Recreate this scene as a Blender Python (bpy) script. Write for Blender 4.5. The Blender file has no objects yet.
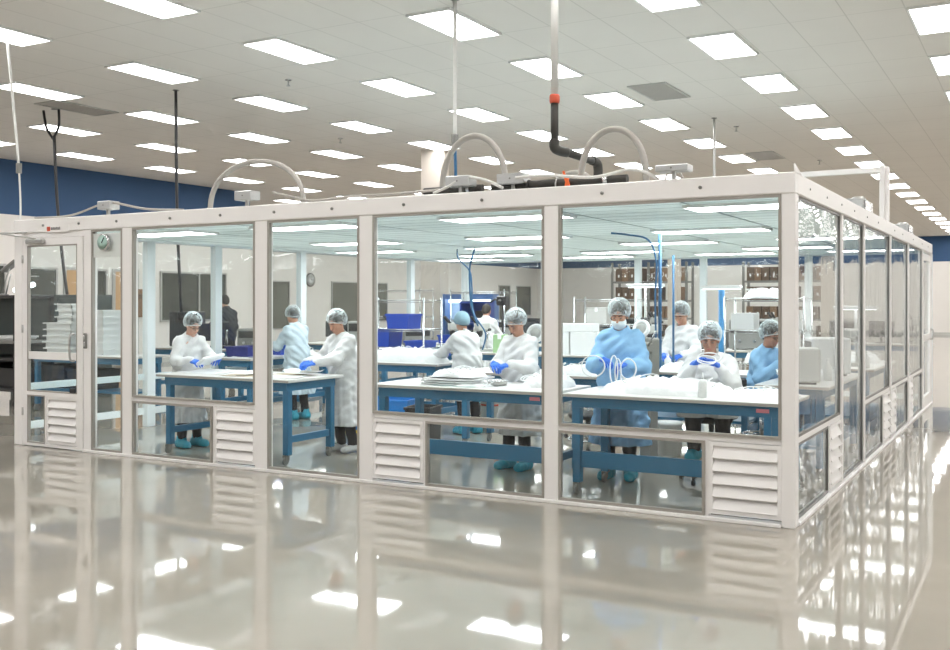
import bpy, bmesh, math, random
import numpy as np
from mathutils import Vector, Matrix, Euler
random.seed(7)
SC = bpy.context.scene
COL = SC.collection
PI = math.pi

# ------------------------------------------------------------------ camera, world, exposure
cam_data = bpy.data.cameras.new('camera')
cam = bpy.data.objects.new('camera', cam_data)
COL.objects.link(cam)
cam.location = (1.5563, -7.4931, 1.65)
cam.rotation_euler = (PI/2, 0, 0.51573)
cam_data.sensor_width = 36.0
cam_data.lens = 36.0*999.53/950.0
cam_data.shift_y = -0.0239
cam_data.clip_end = 200
SC.camera = cam
SC.view_settings.view_transform = 'Standard'
SC.view_settings.look = 'None'
SC.view_settings.gamma = 1.0
SC.view_settings.exposure = 0.0
SC.cycles.transparent_max_bounces = 40
SC.cycles.max_bounces = 10
SC.cycles.diffuse_bounces = 5
SC.cycles.glossy_bounces = 5
SC.cycles.sample_clamp_indirect = 6.0
world = bpy.data.worlds.new('world'); SC.world = world
world.use_nodes = True
world.node_tree.nodes['Background'].inputs[0].default_value = (1.0, 0.98, 0.95, 1)
world.node_tree.nodes['Background'].inputs[1].default_value = 0.15
HALL_LAMP = 13.0       # brightness of the hall's ceiling lights
ROOM_LAMP = 17.0       # brightness of the clean room's light strips

# ------------------------------------------------------------------ materials
def new_mat(name):
    m = bpy.data.materials.new(name); m.use_nodes = True
    nt = m.node_tree; nt.nodes.clear()
    return m, nt, nt.nodes.new('ShaderNodeOutputMaterial')
def lk(nt, a, b): nt.links.new(a, b)
MATS = {}
def mat(name, col, rough=0.5, metal=0.0, var=0.06, scale=6.0, bump=0.0, bscale=40.0, coat=0.0, trans=0.0, alpha=1.0, sub=0.0):
    if name in MATS: return MATS[name]
    m, nt, out = new_mat(name)
    b = nt.nodes.new('ShaderNodeBsdfPrincipled')
    tc = nt.nodes.new('ShaderNodeTexCoord'); n = nt.nodes.new('ShaderNodeTexNoise')
    n.inputs['Scale'].default_value = scale; n.inputs['Detail'].default_value = 4
    lk(nt, tc.outputs['Object'], n.inputs['Vector'])
    r = nt.nodes.new('ShaderNodeMapRange')
    r.inputs[3].default_value = 1-var; r.inputs[4].default_value = 1+var
    lk(nt, n.outputs['Fac'], r.inputs[0])
    mx = nt.nodes.new('ShaderNodeVectorMath'); mx.operation = 'SCALE'
    mx.inputs[0].default_value = col[:3]
    lk(nt, r.outputs[0], mx.inputs['Scale']); lk(nt, mx.outputs[0], b.inputs['Base Color'])
    b.inputs['Roughness'].default_value = rough; b.inputs['Metallic'].default_value = metal
    b.inputs['Coat Weight'].default_value = coat; b.inputs['Coat Roughness'].default_value = 0.05
    b.inputs['Transmission Weight'].default_value = trans
    b.inputs['Alpha'].default_value = alpha
    if sub: b.inputs['Subsurface Weight'].default_value = sub
    if bump:
        n2 = nt.nodes.new('ShaderNodeTexNoise'); n2.inputs['Scale'].default_value = bscale; n2.inputs['Detail'].default_value = 3
        lk(nt, tc.outputs['Object'], n2.inputs['Vector'])
        bp = nt.nodes.new('ShaderNodeBump'); bp.inputs['Strength'].default_value = bump; bp.inputs['Distance'].default_value = 0.01
        lk(nt, n2.outputs['Fac'], bp.inputs['Height']); lk(nt, bp.outputs[0], b.inputs['Normal'])
    lk(nt, b.outputs[0], out.inputs[0])
    MATS[name] = m
    return m
def emit(name, col, s):
    if name in MATS: return MATS[name]
    m, nt, out = new_mat(name)
    e = nt.nodes.new('ShaderNodeEmission'); e.inputs[0].default_value = (*col, 1); e.inputs[1].default_value = s
    # a lens pattern of the prismatic cover
    tc = nt.nodes.new('ShaderNodeTexCoord'); w = nt.nodes.new('ShaderNodeTexNoise'); w.inputs['Scale'].default_value = 30
    lk(nt, tc.outputs['Object'], w.inputs['Vector'])
    r = nt.nodes.new('ShaderNodeMapRange'); r.inputs[3].default_value = s*0.93; r.inputs[4].default_value = s*1.07
    lk(nt, w.outputs['Fac'], r.inputs[0]); lk(nt, r.outputs[0], e.inputs[1])
    lk(nt, e.outputs[0], out.inputs[0]); MATS[name] = m
    return m
def glass(name, tint, f0=0.04, ex=5, rough=0.0, wave=0.0, wscale=3.0, haze=0.0, wstretch=(1, 1, 1)):
    """clear sheet: what is behind shows through, the surroundings mirror in it at grazing angles"""
    m, nt, out = new_mat(name)
    tr = nt.nodes.new('ShaderNodeBsdfTransparent'); tr.inputs[0].default_value = (*tint, 1)
    gl = nt.nodes.new('ShaderNodeBsdfGlossy'); gl.inputs['Roughness'].default_value = rough
    lw = nt.nodes.new('ShaderNodeLayerWeight'); lw.inputs[0].default_value = 0.5
    pw = nt.nodes.new('ShaderNodeMath'); pw.operation = 'POWER'; pw.inputs[1].default_value = ex
    ma = nt.nodes.new('ShaderNodeMath'); ma.operation = 'MULTIPLY_ADD'; ma.inputs[1].default_value = 1-f0; ma.inputs[2].default_value = f0
    lk(nt, lw.outputs['Facing'], pw.inputs[0]); lk(nt, pw.outputs[0], ma.inputs[0])
    mix = nt.nodes.new('ShaderNodeMixShader')
    lk(nt, ma.outputs[0], mix.inputs[0]); lk(nt, tr.outputs[0], mix.inputs[1]); lk(nt, gl.outputs[0], mix.inputs[2])
    if wave:
        tc = nt.nodes.new('ShaderNodeTexCoord'); mp = nt.nodes.new('ShaderNodeMapping'); mp.inputs['Scale'].default_value = wstretch
        n2 = nt.nodes.new('ShaderNodeTexNoise'); n2.inputs['Scale'].default_value = wscale; n2.inputs['Detail'].default_value = 2
        n2.inputs['Distortion'].default_value = 0.6
        lk(nt, tc.outputs['Object'], mp.inputs[0]); lk(nt, mp.outputs[0], n2.inputs['Vector'])
        bp = nt.nodes.new('ShaderNodeBump'); bp.inputs['Strength'].default_value = wave; bp.inputs['Distance'].default_value = 0.05
        lk(nt, n2.outputs['Fac'], bp.inputs['Height']); lk(nt, bp.outputs[0], gl.inputs['Normal'])
    last = mix
    if haze:
        df = nt.nodes.new('ShaderNodeBsdfDiffuse'); df.inputs[0].default_value = (0.85, 0.88, 0.88, 1)
        m2 = nt.nodes.new('ShaderNodeMixShader'); m2.inputs[0].default_value = haze
        lk(nt, mix.outputs[0], m2.inputs[1]); lk(nt, df.outputs[0], m2.inputs[2]); last = m2
    lk(nt, last.outputs[0], out.inputs[0]); MATS[name] = m
    return m

def floor_mat():
    m, nt, out = new_mat('polished_epoxy')
    b = nt.nodes.new('ShaderNodeBsdfPrincipled')
    tc = nt.nodes.new('ShaderNodeTexCoord')
    n = nt.nodes.new('ShaderNodeTexNoise'); n.inputs['Scale'].default_value = 0.7; n.inputs['Detail'].default_value = 6
    n.inputs['Distortion'].default_value = 0.5
    lk(nt, tc.outputs['Object'], n.inputs['Vector'])
    cr = nt.nodes.new('ShaderNodeValToRGB')
    cr.color_ramp.elements[0].position = 0.3; cr.color_ramp.elements[0].color = (0.27, 0.245, 0.20, 1)
    cr.color_ramp.elements[1].position = 0.7; cr.color_ramp.elements[1].color = (0.355, 0.32, 0.265, 1)
    lk(nt, n.outputs['Fac'], cr.inputs[0]); lk(nt, cr.outputs[0], b.inputs['Base Color'])
    b.inputs['Roughness'].default_value = 0.5
    b.inputs['Specular IOR Level'].default_value = 0.3
    b.inputs['Coat Weight'].default_value = 1.0; b.inputs['Coat Roughness'].default_value = 0.035; b.inputs['Coat IOR'].default_value = 1.65
    n3 = nt.nodes.new('ShaderNodeTexNoise'); n3.inputs['Scale'].default_value = 1.1; n3.inputs['Detail'].default_value = 2
    lk(nt, tc.outputs['Object'], n3.inputs['Vector'])
    bp = nt.nodes.new('ShaderNodeBump'); bp.inputs['Strength'].default_value = 0.10; bp.inputs['Distance'].default_value = 0.015
    lk(nt, n3.outputs['Fac'], bp.inputs['Height']); lk(nt, bp.outputs[0], b.inputs['Coat Normal'])
    lk(nt, b.outputs[0], out.inputs[0])
    return m
def grid_mat(name, base, line, px, py, w, ox=0, oy=0, rough=0.9, spec=0.3, only_x=False, dirt=0.04, width2=None):
    """a flat colour crossed by thin grid lines every px, py metres"""
    m, nt, out = new_mat(name)
    b = nt.nodes.new('ShaderNodeBsdfPrincipled'); b.inputs['Roughness'].default_value = rough
    b.inputs['Specular IOR Level'].default_value = spec
    tc = nt.nodes.new('ShaderNodeTexCoord'); sp = nt.nodes.new('ShaderNodeSeparateXYZ')
    lk(nt, tc.outputs['Object'], sp.inputs[0])
    def band(o, per, off, wid):
        a = nt.nodes.new('ShaderNodeMath'); a.operation = 'ADD'; a.inputs[1].default_value = -off + 1000*per
        lk(nt, o, a.inputs[0])
        q = nt.nodes.new('ShaderNodeMath'); q.operation = 'MODULO'; q.inputs[1].default_value = per
        lk(nt, a.outputs[0], q.inputs[0])
        c = nt.nodes.new('ShaderNodeMath'); c.operation = 'LESS_THAN'; c.inputs[1].default_value = wid
        lk(nt, q.outputs[0], c.inputs[0]); return c
    bx_ = band(sp.outputs[0], px, ox, w); by_ = band(sp.outputs[1], py, oy, width2 or w)
    mx = nt.nodes.new('ShaderNodeMath'); mx.operation = 'MAXIMUM'
    lk(nt, bx_.outputs[0], mx.inputs[0]); lk(nt, by_.outputs[0], mx.inputs[1])
    n = nt.nodes.new('ShaderNodeTexNoise'); n.inputs['Scale'].default_value = 0.9; n.inputs['Detail'].default_value = 3
    lk(nt, tc.outputs['Object'], n.inputs['Vector'])
    r = nt.nodes.new('ShaderNodeMapRange'); r.inputs[3].default_value = 1-dirt; r.inputs[4].default_value = 1+dirt
    lk(nt, n.outputs['Fac'], r.inputs[0])
    mc = nt.nodes.new('ShaderNodeMix'); mc.data_type = 'RGBA'
    mc.inputs[6].default_value = (*base, 1); mc.inputs[7].default_value = (*line, 1)
    lk(nt, mx.outputs[0], mc.inputs[0])
    vs = nt.nodes.new('ShaderNodeVectorMath'); vs.operation = 'SCALE'
    lk(nt, mc.outputs[2], vs.inputs[0]); lk(nt, r.outputs[0], vs.inputs['Scale'])
    lk(nt, vs.outputs[0], b.inputs['Base Color']); lk(nt, b.outputs[0], out.inputs[0])
    return m, b, nt

M_FLOOR = floor_mat()
M_CEIL = grid_mat('ceiling_tiles', (0.74, 0.715, 0.685), (0.60, 0.58, 0.55), 0.6395, 1.285, 0.014, ox=-2.04-0.32, oy=5.42-0.6425)[0]
_rc = grid_mat('clean_ceiling_panels', (0.83, 0.895, 0.89), (0.20, 0.27, 0.28), 1.215, 0.305, 0.03, ox=-2.26, oy=0.03, rough=0.35, spec=0.5, width2=0.02); M_RCEIL = _rc[0]
def translucent_ceiling(m, b, nt):
    # translucency added to brighten the ceiling: hall light passes through the panels
    out = [n for n in nt.nodes if n.type == 'OUTPUT_MATERIAL'][0]
    t = nt.nodes.new('ShaderNodeBsdfTranslucent'); src = b.inputs['Base Color'].links[0].from_socket
    lk(nt, src, t.inputs[0]); mx = nt.nodes.new('ShaderNodeMixShader'); mx.inputs[0].default_value = 0.62
    lk(nt, b.outputs[0], mx.inputs[1]); lk(nt, t.outputs[0], mx.inputs[2]); lk(nt, mx.outputs[0], out.inputs[0])
translucent_ceiling(*_rc)
M_WHITE = mat('white_painted_wall', (0.83, 0.805, 0.775), 0.75, var=0.03, scale=0.6)
M_BEIGE = mat('beige_painted_pillar', (0.66, 0.60, 0.54), 0.7, var=0.03)
M_BLUE_WALL = mat('navy_wall_paint', (0.028, 0.085, 0.20), 0.6, var=0.05, scale=1.0)
M_FRAME = mat('white_powder_coated_metal', (0.85, 0.835, 0.825), 0.35, var=0.02)
M_FRAME2 = mat('white_back_frame', (0.80, 0.86, 0.88), 0.35, var=0.02)
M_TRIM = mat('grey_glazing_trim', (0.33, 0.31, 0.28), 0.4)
M_PANE = glass('clear_pane', (0.975, 0.995, 0.993), 0.03, wave=0.10, wscale=1.1)
M_VINYL = glass('wrinkled_clear_vinyl', (0.97, 0.985, 0.98), 0.04, ex=7, rough=0.01, wave=0.5, wscale=1.3, wstretch=(1, 2.0, 0.7))
M_BACKV = glass('clear_back_curtain', (0.96, 0.98, 0.98), 0.03, rough=0.05, wave=0.3, wscale=2)
M_DARKGLASS = mat('dark_window_glass', (0.085, 0.09, 0.08), 0.12, var=0.2, scale=1.5)
M_TBLUE = mat('blue_enamel_frame', (0.025, 0.155, 0.29), 0.35, var=0.04)
M_TOP = mat('white_laminate', (0.78, 0.77, 0.75), 0.3, var=0.02)
M_EDGE = mat('grey_laminate_edge', (0.42, 0.39, 0.36), 0.4)
M_CHROME = mat('chrome', (0.62, 0.63, 0.64), 0.2, metal=1.0)
M_STEEL = mat('brushed_steel', (0.5, 0.5, 0.49), 0.35, metal=0.9)
M_ALU = mat('galvanised_sheet', (0.55, 0.56, 0.56), 0.35, metal=0.8)
M_BLACK = mat('black_plastic', (0.02, 0.02, 0.022), 0.4)
M_DARK = mat('dark_rubber', (0.03, 0.03, 0.03), 0.7)
M_PIPE = mat('dark_iron_pipe', (0.05, 0.047, 0.042), 0.5, metal=0.3)
M_RED = mat('red_coupling', (0.6, 0.09, 0.04), 0.5)
M_ORANGE = mat('orange_tape', (0.9, 0.17, 0.04), 0.6)
M_CONDUIT = mat('grey_flexible_conduit', (0.42, 0.40, 0.37), 0.45, var=0.05, scale=40)
M_CABLEW = mat('white_cable', (0.72, 0.72, 0.70), 0.5)
M_GREY = mat('light_grey_enamel', (0.50, 0.50, 0.48), 0.45)
M_MGREY = mat('mid_grey_machine', (0.22, 0.22, 0.21), 0.5)
M_TEALDARK = mat('dark_green_grey_cabinet', (0.055, 0.075, 0.075), 0.5)
M_WPLAST = mat('white_plastic', (0.82, 0.83, 0.83), 0.35, var=0.02)
M_BIN = mat('royal_blue_plastic', (0.012, 0.06, 0.42), 0.35)
M_BINL = mat('bright_blue_plastic', (0.01, 0.20, 0.60), 0.4)
M_PAPER = mat('white_paper', (0.86, 0.86, 0.86), 0.8, var=0.02)
M_CARD = mat('brown_cardboard', (0.24, 0.145, 0.085), 0.8, var=0.2)
M_CARD2 = mat('dark_brown_cardboard', (0.13, 0.08, 0.05), 0.8, var=0.2)
M_WOOD = mat('light_oak_door', (0.62, 0.38, 0.19), 0.5, var=0.08, scale=3)
M_HOSE = mat('blue_air_hose', (0.02, 0.12, 0.26), 0.4)
M_GREEN = mat('pale_green_pack', (0.35, 0.55, 0.28), 0.6)
M_LAMP = emit('hall_lamp_diffuser', (1.0, 0.985, 0.965), HALL_LAMP)
M_STRIP = emit('clean_room_lamp_diffuser', (0.97, 0.995, 1.0), ROOM_LAMP)
M_TASK = emit('task_lamp_glow', (0.95, 0.98, 1.0), 5.0)
M_TAPEPINK = mat('pink_label', (0.75, 0.25, 0.3), 0.6)

# ------------------------------------------------------------------ mesh helpers
class MB:
    """collects shapes into ONE mesh"""
    def __init__(s): s.v = []; s.f = []; s.mi = []; s.sm = []
    def add(s, vs, fs, mi=0, sm=False):
        n = len(s.v); s.v += [tuple(p) for p in vs]
        s.f += [tuple(n+i for i in f) for f in fs]; s.mi += [mi]*len(fs); s.sm += [sm]*len(fs)
        return s
    def box(s, a, b, c=0.0, mi=0, rot=None, piv=None):
        x0, y0, z0 = [min(a[i], b[i]) for i in range(3)]; x1, y1, z1 = [max(a[i], b[i]) for i in range(3)]
        if c <= 0:
            vs = [(x0,y0,z0),(x1,y0,z0),(x1,y1,z0),(x0,y1,z0),(x0,y0,z1),(x1,y0,z1),(x1,y1,z1),(x0,y1,z1)]
            fs = [(0,3,2,1),(4,5,6,7),(0,1,5,4),(1,2,6,5),(2,3,7,6),(3,0,4,7)]
        else:
            c = min(c, (x1-x0)*.45, (y1-y0)*.45, (z1-z0)*.45)
            bm = bmesh.new(); bmesh.ops.create_cube(bm, size=1)
            for v in bm.verts: v.co = Vector(((x0+x1)/2+v.co.x*(x1-x0), (y0+y1)/2+v.co.y*(y1-y0), (z0+z1)/2+v.co.z*(z1-z0)))
            bmesh.ops.bevel(bm, geom=bm.edges[:], offset=c, segments=1, affect='EDGES')
            bm.verts.index_update()
            vs = [tuple(v.co) for v in bm.verts]; fs = [tuple(v.index for v in f.verts) for f in bm.faces]; bm.free()
        if rot is not None:
            R = Euler(rot).to_matrix(); P = Vector(piv if piv else ((x0+x1)/2, (y0+y1)/2, (z0+z1)/2))
            vs = [tuple(R @ (Vector(v)-P) + P) for v in vs]
        return s.add(vs, fs, mi)
    def tube(s, pts, r, n=8, mi=0, closed=False, caps=True):
        pts = [Vector(p) for p in pts]; N = len(pts)
        rs = r if isinstance(r, (list, tuple)) else [r]*N
        vs = []; fs = []; prev = None
        for i, p in enumerate(pts):
            if closed: t = pts[(i+1) % N]-pts[i-1]
            else: t = pts[min(i+1, N-1)]-pts[max(i-1, 0)]
            t.normalize()
            if prev is None:
                up = Vector((0,0,1)) if abs(t.z) < .9 else Vector((1,0,0))
                u = t.cross(up).normalized()
            else:
                u = (prev - t*prev.dot(t)).normalized()
            prev = u; w = t.cross(u)
            for k in range(n):
                a = 2*PI*k/n; vs.append(p+(u*math.cos(a)+w*math.sin(a))*rs[i])
        for i in range(N if closed else N-1):
            j = (i+1) % N
            for k in range(n):
                k2 = (k+1) % n; fs.append((i*n+k, i*n+k2, j*n+k2, j*n+k))
        s.add(vs, fs, mi, True)
        if caps and not closed:
            m = len(s.v)-len(vs)
            s.f += [tuple(m+k for k in range(n))[::-1], tuple(m+(N-1)*n+k for k in range(n))]; s.mi += [mi]*2; s.sm += [False]*2
        return s
    def cyl(s, a, b, r, n=12, mi=0, r2=None): return s.tube([a, b], [r, r if r2 is None else r2], n, mi)
    def lathe(s, prof, c=(0,0,0), n=20, mi=0, ax='z'):
        vs = []; fs = []
        for r, h in prof:
            for k in range(n):
                a = 2*PI*k/n; x, y = r*math.cos(a), r*math.sin(a)
                p = (x, y, h) if ax == 'z' else ((x, h, y) if ax == 'y' else (h, x, y))
                vs.append((p[0]+c[0], p[1]+c[1], p[2]+c[2]))
        for i in range(len(prof)-1):
            for k in range(n):
                k2 = (k+1) % n; fs.append((i*n+k, i*n+k2, (i+1)*n+k2, (i+1)*n+k))
        fs.append(tuple(range(n))[::-1]); fs.append(tuple((len(prof)-1)*n+k for k in range(n)))
        return s.add(vs, fs, mi, True)
    def prism(s, poly, y0, y1, mi=0, ax='y'):
        n = len(poly)
        P = (lambda a, b, t: (a, t, b)) if ax == 'y' else ((lambda a, b, t: (t, a, b)) if ax == 'x' else (lambda a, b, t: (a, b, t)))
        vs = [P(a, b, y0) for a, b in poly]+[P(a, b, y1) for a, b in poly]
        fs = [tuple(range(n)), tuple(range(n, 2*n))[::-1]]+[(i, i+n, (i+1) % n+n, (i+1) % n) for i in range(n)]
        return s.add(vs, fs, mi)
def mesh_obj(name, mb, mats, parent=None, off=None):
    me = bpy.data.meshes.new(name)
    off = off or (0,0,0)
    me.from_pydata([(v[0]-off[0], v[1]-off[1], v[2]-off[2]) for v in mb.v], [], mb.f)
    if not isinstance(mats, (list, tuple)): mats = [mats]
    for m in mats: me.materials.append(m)
    me.polygons.foreach_set('material_index', mb.mi); me.polygons.foreach_set('use_smooth', mb.sm)
    me.update()
    bm = bmesh.new(); bm.from_mesh(me); bmesh.ops.recalc_face_normals(bm, faces=bm.faces); bm.to_mesh(me); bm.free()
    o = bpy.data.objects.new(name, me); COL.objects.link(o)
    if parent is not None: o.parent = parent
    return o
def thing(name, label, cat, loc=(0,0,0), rz=0, group=None):
    o = bpy.data.objects.new(name, None); COL.objects.link(o); o.empty_display_size = 0.1
    o.location = loc; o.rotation_euler = (0,0,rz); o['label'] = label; o['category'] = cat
    if group: o['group'] = group
    return o
def part(name, mb, mats, parent, world=False, label=None):
    root = parent
    while root.parent: root = root.parent
    o = mesh_obj(name, mb, mats, parent, tuple(root.location) if world else None)
    if label: o['label'] = label
    return o
def solo(name, label, cat, mb, mats, loc=(0,0,0), rz=0, group=None, world=False, kind=None):
    o = mesh_obj(name, mb, mats, None, loc if world else None)
    o.location = loc; o.rotation_euler = (0,0,rz); o['label'] = label; o['category'] = cat
    if group: o['group'] = group
    if kind: o['kind'] = kind
    return o
def struct(name, mb, mats, label=None):
    o = mesh_obj(name, mb, mats); o['kind'] = 'structure'
    if label: o['label'] = label
    return o
def clone(root, loc, rz=None, label=None, group=None):
    def rec(o, par):
        c = o.copy(); COL.objects.link(c)
        if par is not None: c.parent = par
        for ch in kids.get(o.name, []): rec(ch, c)
        return c
    kids = {}
    def walk(o):
        for ch in o.children: kids.setdefault(o.name, []).append(ch); walk(ch)
    walk(root)
    r = rec(root, None); r.location = loc
    if rz is not None: r.rotation_euler = (0,0,rz)
    if label: r['label'] = label
    if group: r['group'] = group
    return r
def arc_pts(a, b, h, n=24, power=1.0):
    a = Vector(a); b = Vector(b); out = []
    for i in range(n+1):
        t = PI*i/n
        p = a.lerp(b, (1-math.cos(t))/2); p.z += h*math.sin(t)**power; out.append(p)
    return out
def smooth_pts(pts, n=8):
    P = [Vector(p) for p in pts]; out = []
    for i in range(len(P)-1):
        p0 = P[max(i-1, 0)]; p1 = P[i]; p2 = P[i+1]; p3 = P[min(i+2, len(P)-1)]
        for k in range(n):
            t = k/n
            out.append(.5*((2*p1)+(p2-p0)*t+(2*p0-5*p1+4*p2-p3)*t*t+(3*p1-p0-3*p2+p3)*t**3))
    out.append(P[-1]); return out
# ------------------------------------------------------------------ the hall (setting)
ZC = 5.0
b = MB().box((-27, -16, -0.2), (18, 49, 0)); struct('floor', b, M_FLOOR)
b = MB().box((-27, -16, ZC), (18, 49, ZC+.2)); struct('ceiling', b, M_CEIL)
def hall_wall(name, a, c, zb=3.71):
    b = MB().box((a[0], a[1], 0), (c[0], c[1], zb)).box((a[0], a[1], zb), (c[0], c[1], ZC), mi=1)
    return struct(name, b, [M_WHITE, M_BLUE_WALL])
hall_wall('wall_left', (-19.7, -16), (-19.5, 15.7))
hall_wall('wall_left_return', (-25.5, 15.5), (-19.7, 15.7))
hall_wall('wall_left_rear', (-25.7, 15.5), (-25.5, 48))
hall_wall('wall_far', (-25.7, 48), (18, 48.2))
hall_wall('wall_right', (17, -16), (17.2, 48))
hall_wall('wall_front', (-19.5, -15.2), (17, -15))

def wall_window(name, y0, y1, z0, z1, x=-19.5, mull=(), m=None):
    """glazed opening in the wall x = const, seen from +x"""
    t = 0.05
    b = MB()
    b.box((x, y0, z0), (x+.012, y1, z1))
    o = struct(name, b, m or M_DARKGLASS)
    f = MB()
    f.box((x, y0-t, z0-t), (x+.05, y0, z1+t)).box((x, y1, z0-t), (x+.05, y1+t, z1+t))
    f.box((x, y0, z0-t), (x+.05, y1, z0)).box((x, y0, z1), (x+.05, y1, z1+t))
    for q in mull: f.box((x, q-.03, z0), (x+.045, q+.03, z1))
    mesh_obj('window_frame', f, M_STEEL, o)
    return o
wall_window('window_1', 12.15, 14.6, 1.16, 2.46, mull=(13.55,))
wall_window('window_2', 7.95, 8.75, 0.0, 2.45)
wall_window('window_3', 5.5, 7.35, 1.2, 2.5)
def wall_door(name, y0, y1, z1, m, x=-19.5):
    b = MB().box((x, y0, 0), (x+.04, y1, z1), c=.005); o = struct(name, b, m)
    f = MB().box((x, y0-.07, 0), (x+.06, y0, z1+.07)).box((x, y1, 0), (x+.06, y1+.07, z1+.07)).box((x, y0, z1), (x+.06, y1, z1+.07))
    mesh_obj('door_frame', f, M_STEEL, o)
    h = MB().cyl((x+.04, y0+.1, 1.02), (x+.1, y0+.1, 1.02), .015).cyl((x+.1, y0+.08, 1.02), (x+.1, y0+.22, 1.02), .012)
    mesh_obj('door_handle', h, M_CHROME, o)
    return o
wall_door('door_1', 9.05, 9.75, 2.45, M_WOOD)
wall_door('door_2', 10.55, 11.25, 2.45, M_WOOD)
wall_window('window_4', 10.0, 10.25, 0.6, 2.45)
M_PALEGLASS = mat('pale_window_glass', (.16, .165, .14), .15, var=.3, scale=1)
wall_window('window_5', 22.9, 24.6, 0.6, 2.48, x=-25.5, m=M_PALEGLASS)
wall_window('window_6', 27.5, 31.7, 0.8, 2.52, x=-25.5, m=M_PALEGLASS)
wall_window('window_7', 43.0, 44.3, 0.0, 2.58, x=-25.5, m=M_PALEGLASS)
wall_window('window_8', 45.2, 47.0, 0.9, 2.58, x=-25.5, m=M_PALEGLASS)
b = MB().box((-25.5, 47.96, 0), (17, 48, .13)); struct('baseboard_far', b, M_GREY)
b = MB().box((-19.5, -15, 0), (-19.46, 15.7, .13)); struct('baseboard_left', b, M_GREY)

# wall clock on the rear left wall
t = thing('wall_clock', 'round grey wall clock high on the pale wall behind the clean room', 'clock', (-25.5, 26.0, 2.60))
part('clock_rim', MB().lathe([(.26, 0), (.29, 0), (.29, .06), (.25, .06)], n=28, ax='x'), M_MGREY, t)
part('clock_face', MB().lathe([(.25, .062), (.0, .066)], n=28, ax='x'), M_WPLAST, t)
part('clock_hand', MB().box((.066, -.01, 0), (.07, .01, .16)).box((.066, 0, -.01), (.07, .2, .01)), M_BLACK, t)

# square pillars
def pillar(x, y, w, label, d=None):
    d = d or w
    return solo('pillar', label, 'pillar', MB().box((-w/2, -d/2, 0), (w/2, d/2, ZC-.001), c=.01), M_BEIGE, (x, y, 0))
pillar(-10.07, 11.22, .50, 'thick square off-white pillar rising to the ceiling just behind the clean room', .36)
pillar(-10.0, 27.5, .38, 'beige square pillar seen behind the blue air hose post and the round magnifier lamp', .38)
pillar(-4.65, 27.5, .44, 'beige square pillar seen between the brown carton racks, above the seated worker in blue', .38)

# ceiling lights of the hall
LX = [-17.46, -14.87, -12.24, -9.68, -7.12, -4.58, -2.04, .52, 3.08, 5.64, 8.2, 10.76, 13.3]
LY = [5.42+2.566*k for k in range(-6, 17)]
proto = thing('ceiling_light', 'recessed rectangular white ceiling light in the tiled hall ceiling', 'ceiling light', (0, 0, 0), group='hall ceiling lights')
fr = MB()
for a, c in (((-.30,-.63),(.30,-.605)), ((-.30,.605),(.30,.63)), ((-.30,-.605),(-.275,.605)), ((.275,-.605),(.30,.605))):
    fr.box((a[0], a[1], -.03), (c[0], c[1], -.002))
part('light_frame', fr, M_WPLAST, proto)
part('diffuser', MB().box((-.275, -.605, -.022), (-.008, .605, -.004)).box((.008, -.605, -.022), (.275, .605, -.004)), M_LAMP, proto)
ORD = ['nearest', 'second', 'third', 'fourth', 'fifth', 'sixth', 'seventh', 'eighth', 'ninth', 'tenth', 'eleventh', 'twelfth', 'thirteenth', 'fourteenth', 'fifteenth', 'sixteenth', 'seventeenth', 'eighteenth', 'nineteenth', 'twentieth', 'twenty-first', 'twenty-second', 'twenty-third']
ROWN = {-17.46: 'leftmost row beside the navy wall', -14.87: 'second row from the left wall', -12.24: 'row passing above the clean room door', -9.68: 'row above the left arched conduit',
        -7.12: 'row above the middle arched conduit', -4.58: 'row above the tall right conduit', -2.04: 'long row over the right side wall', .52: 'row just right of the side wall'}
def in_frame(x, y, z):
    dx, dy = x-1.5563, y+7.4931; f_ = (-math.sin(.51573), math.cos(.51573)); r_ = (math.cos(.51573), math.sin(.51573))
    d_ = dx*f_[0]+dy*f_[1]
    if d_ < .5: return None
    return 475+999.5*(dx*r_[0]+dy*r_[1])/d_, 302.3-999.5*(z-1.65)/d_
first = True
for x in LX:
    n_ = m_ = 0
    for y in LY:
        if x < -17 and y > 46: continue
        q = in_frame(x, y, ZC)
        vis = q is not None and -10 < q[0] < 960 and q[1] > 78
        if vis:
            lab_ = 'white ceiling light, %s of the %s' % (ORD[n_]+('' if n_ == 0 else ' nearest'), ROWN.get(x, 'rows at the right')); n_ += 1; gr_ = None
        elif q is not None and -10 < q[0] < 960 and -15 < q[1] <= 78:
            m_ += 1; gr_ = None; lab_ = 'ceiling light high in view, %s of the %s' % (ORD[m_-1].replace('nearest', 'first'), ROWN.get(x, 'rows at the right'))
        else: lab_ = 'white ceiling light of the hall beyond the edge of the picture'; gr_ = 'hall ceiling lights outside the picture'
        if first: o = proto; proto.location = (x, y, ZC-.001); first = False
        else: o = clone(proto, (x, y, ZC-.001))
        o['label'] = lab_
        o['group'] = gr_ or 'hall ceiling lights'
for x in (-20.0, -22.6):
    for k in range(11):
        o = clone(proto, (x, 18.25+2.566*k, ZC-.001)); o['group'] = 'hall ceiling lights'
        o['label'] = 'white ceiling light behind the navy wall end, %s of the %s row there' % (ORD[k]+('' if k == 0 else ' nearest'), 'right' if x > -21 else 'left')

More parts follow.
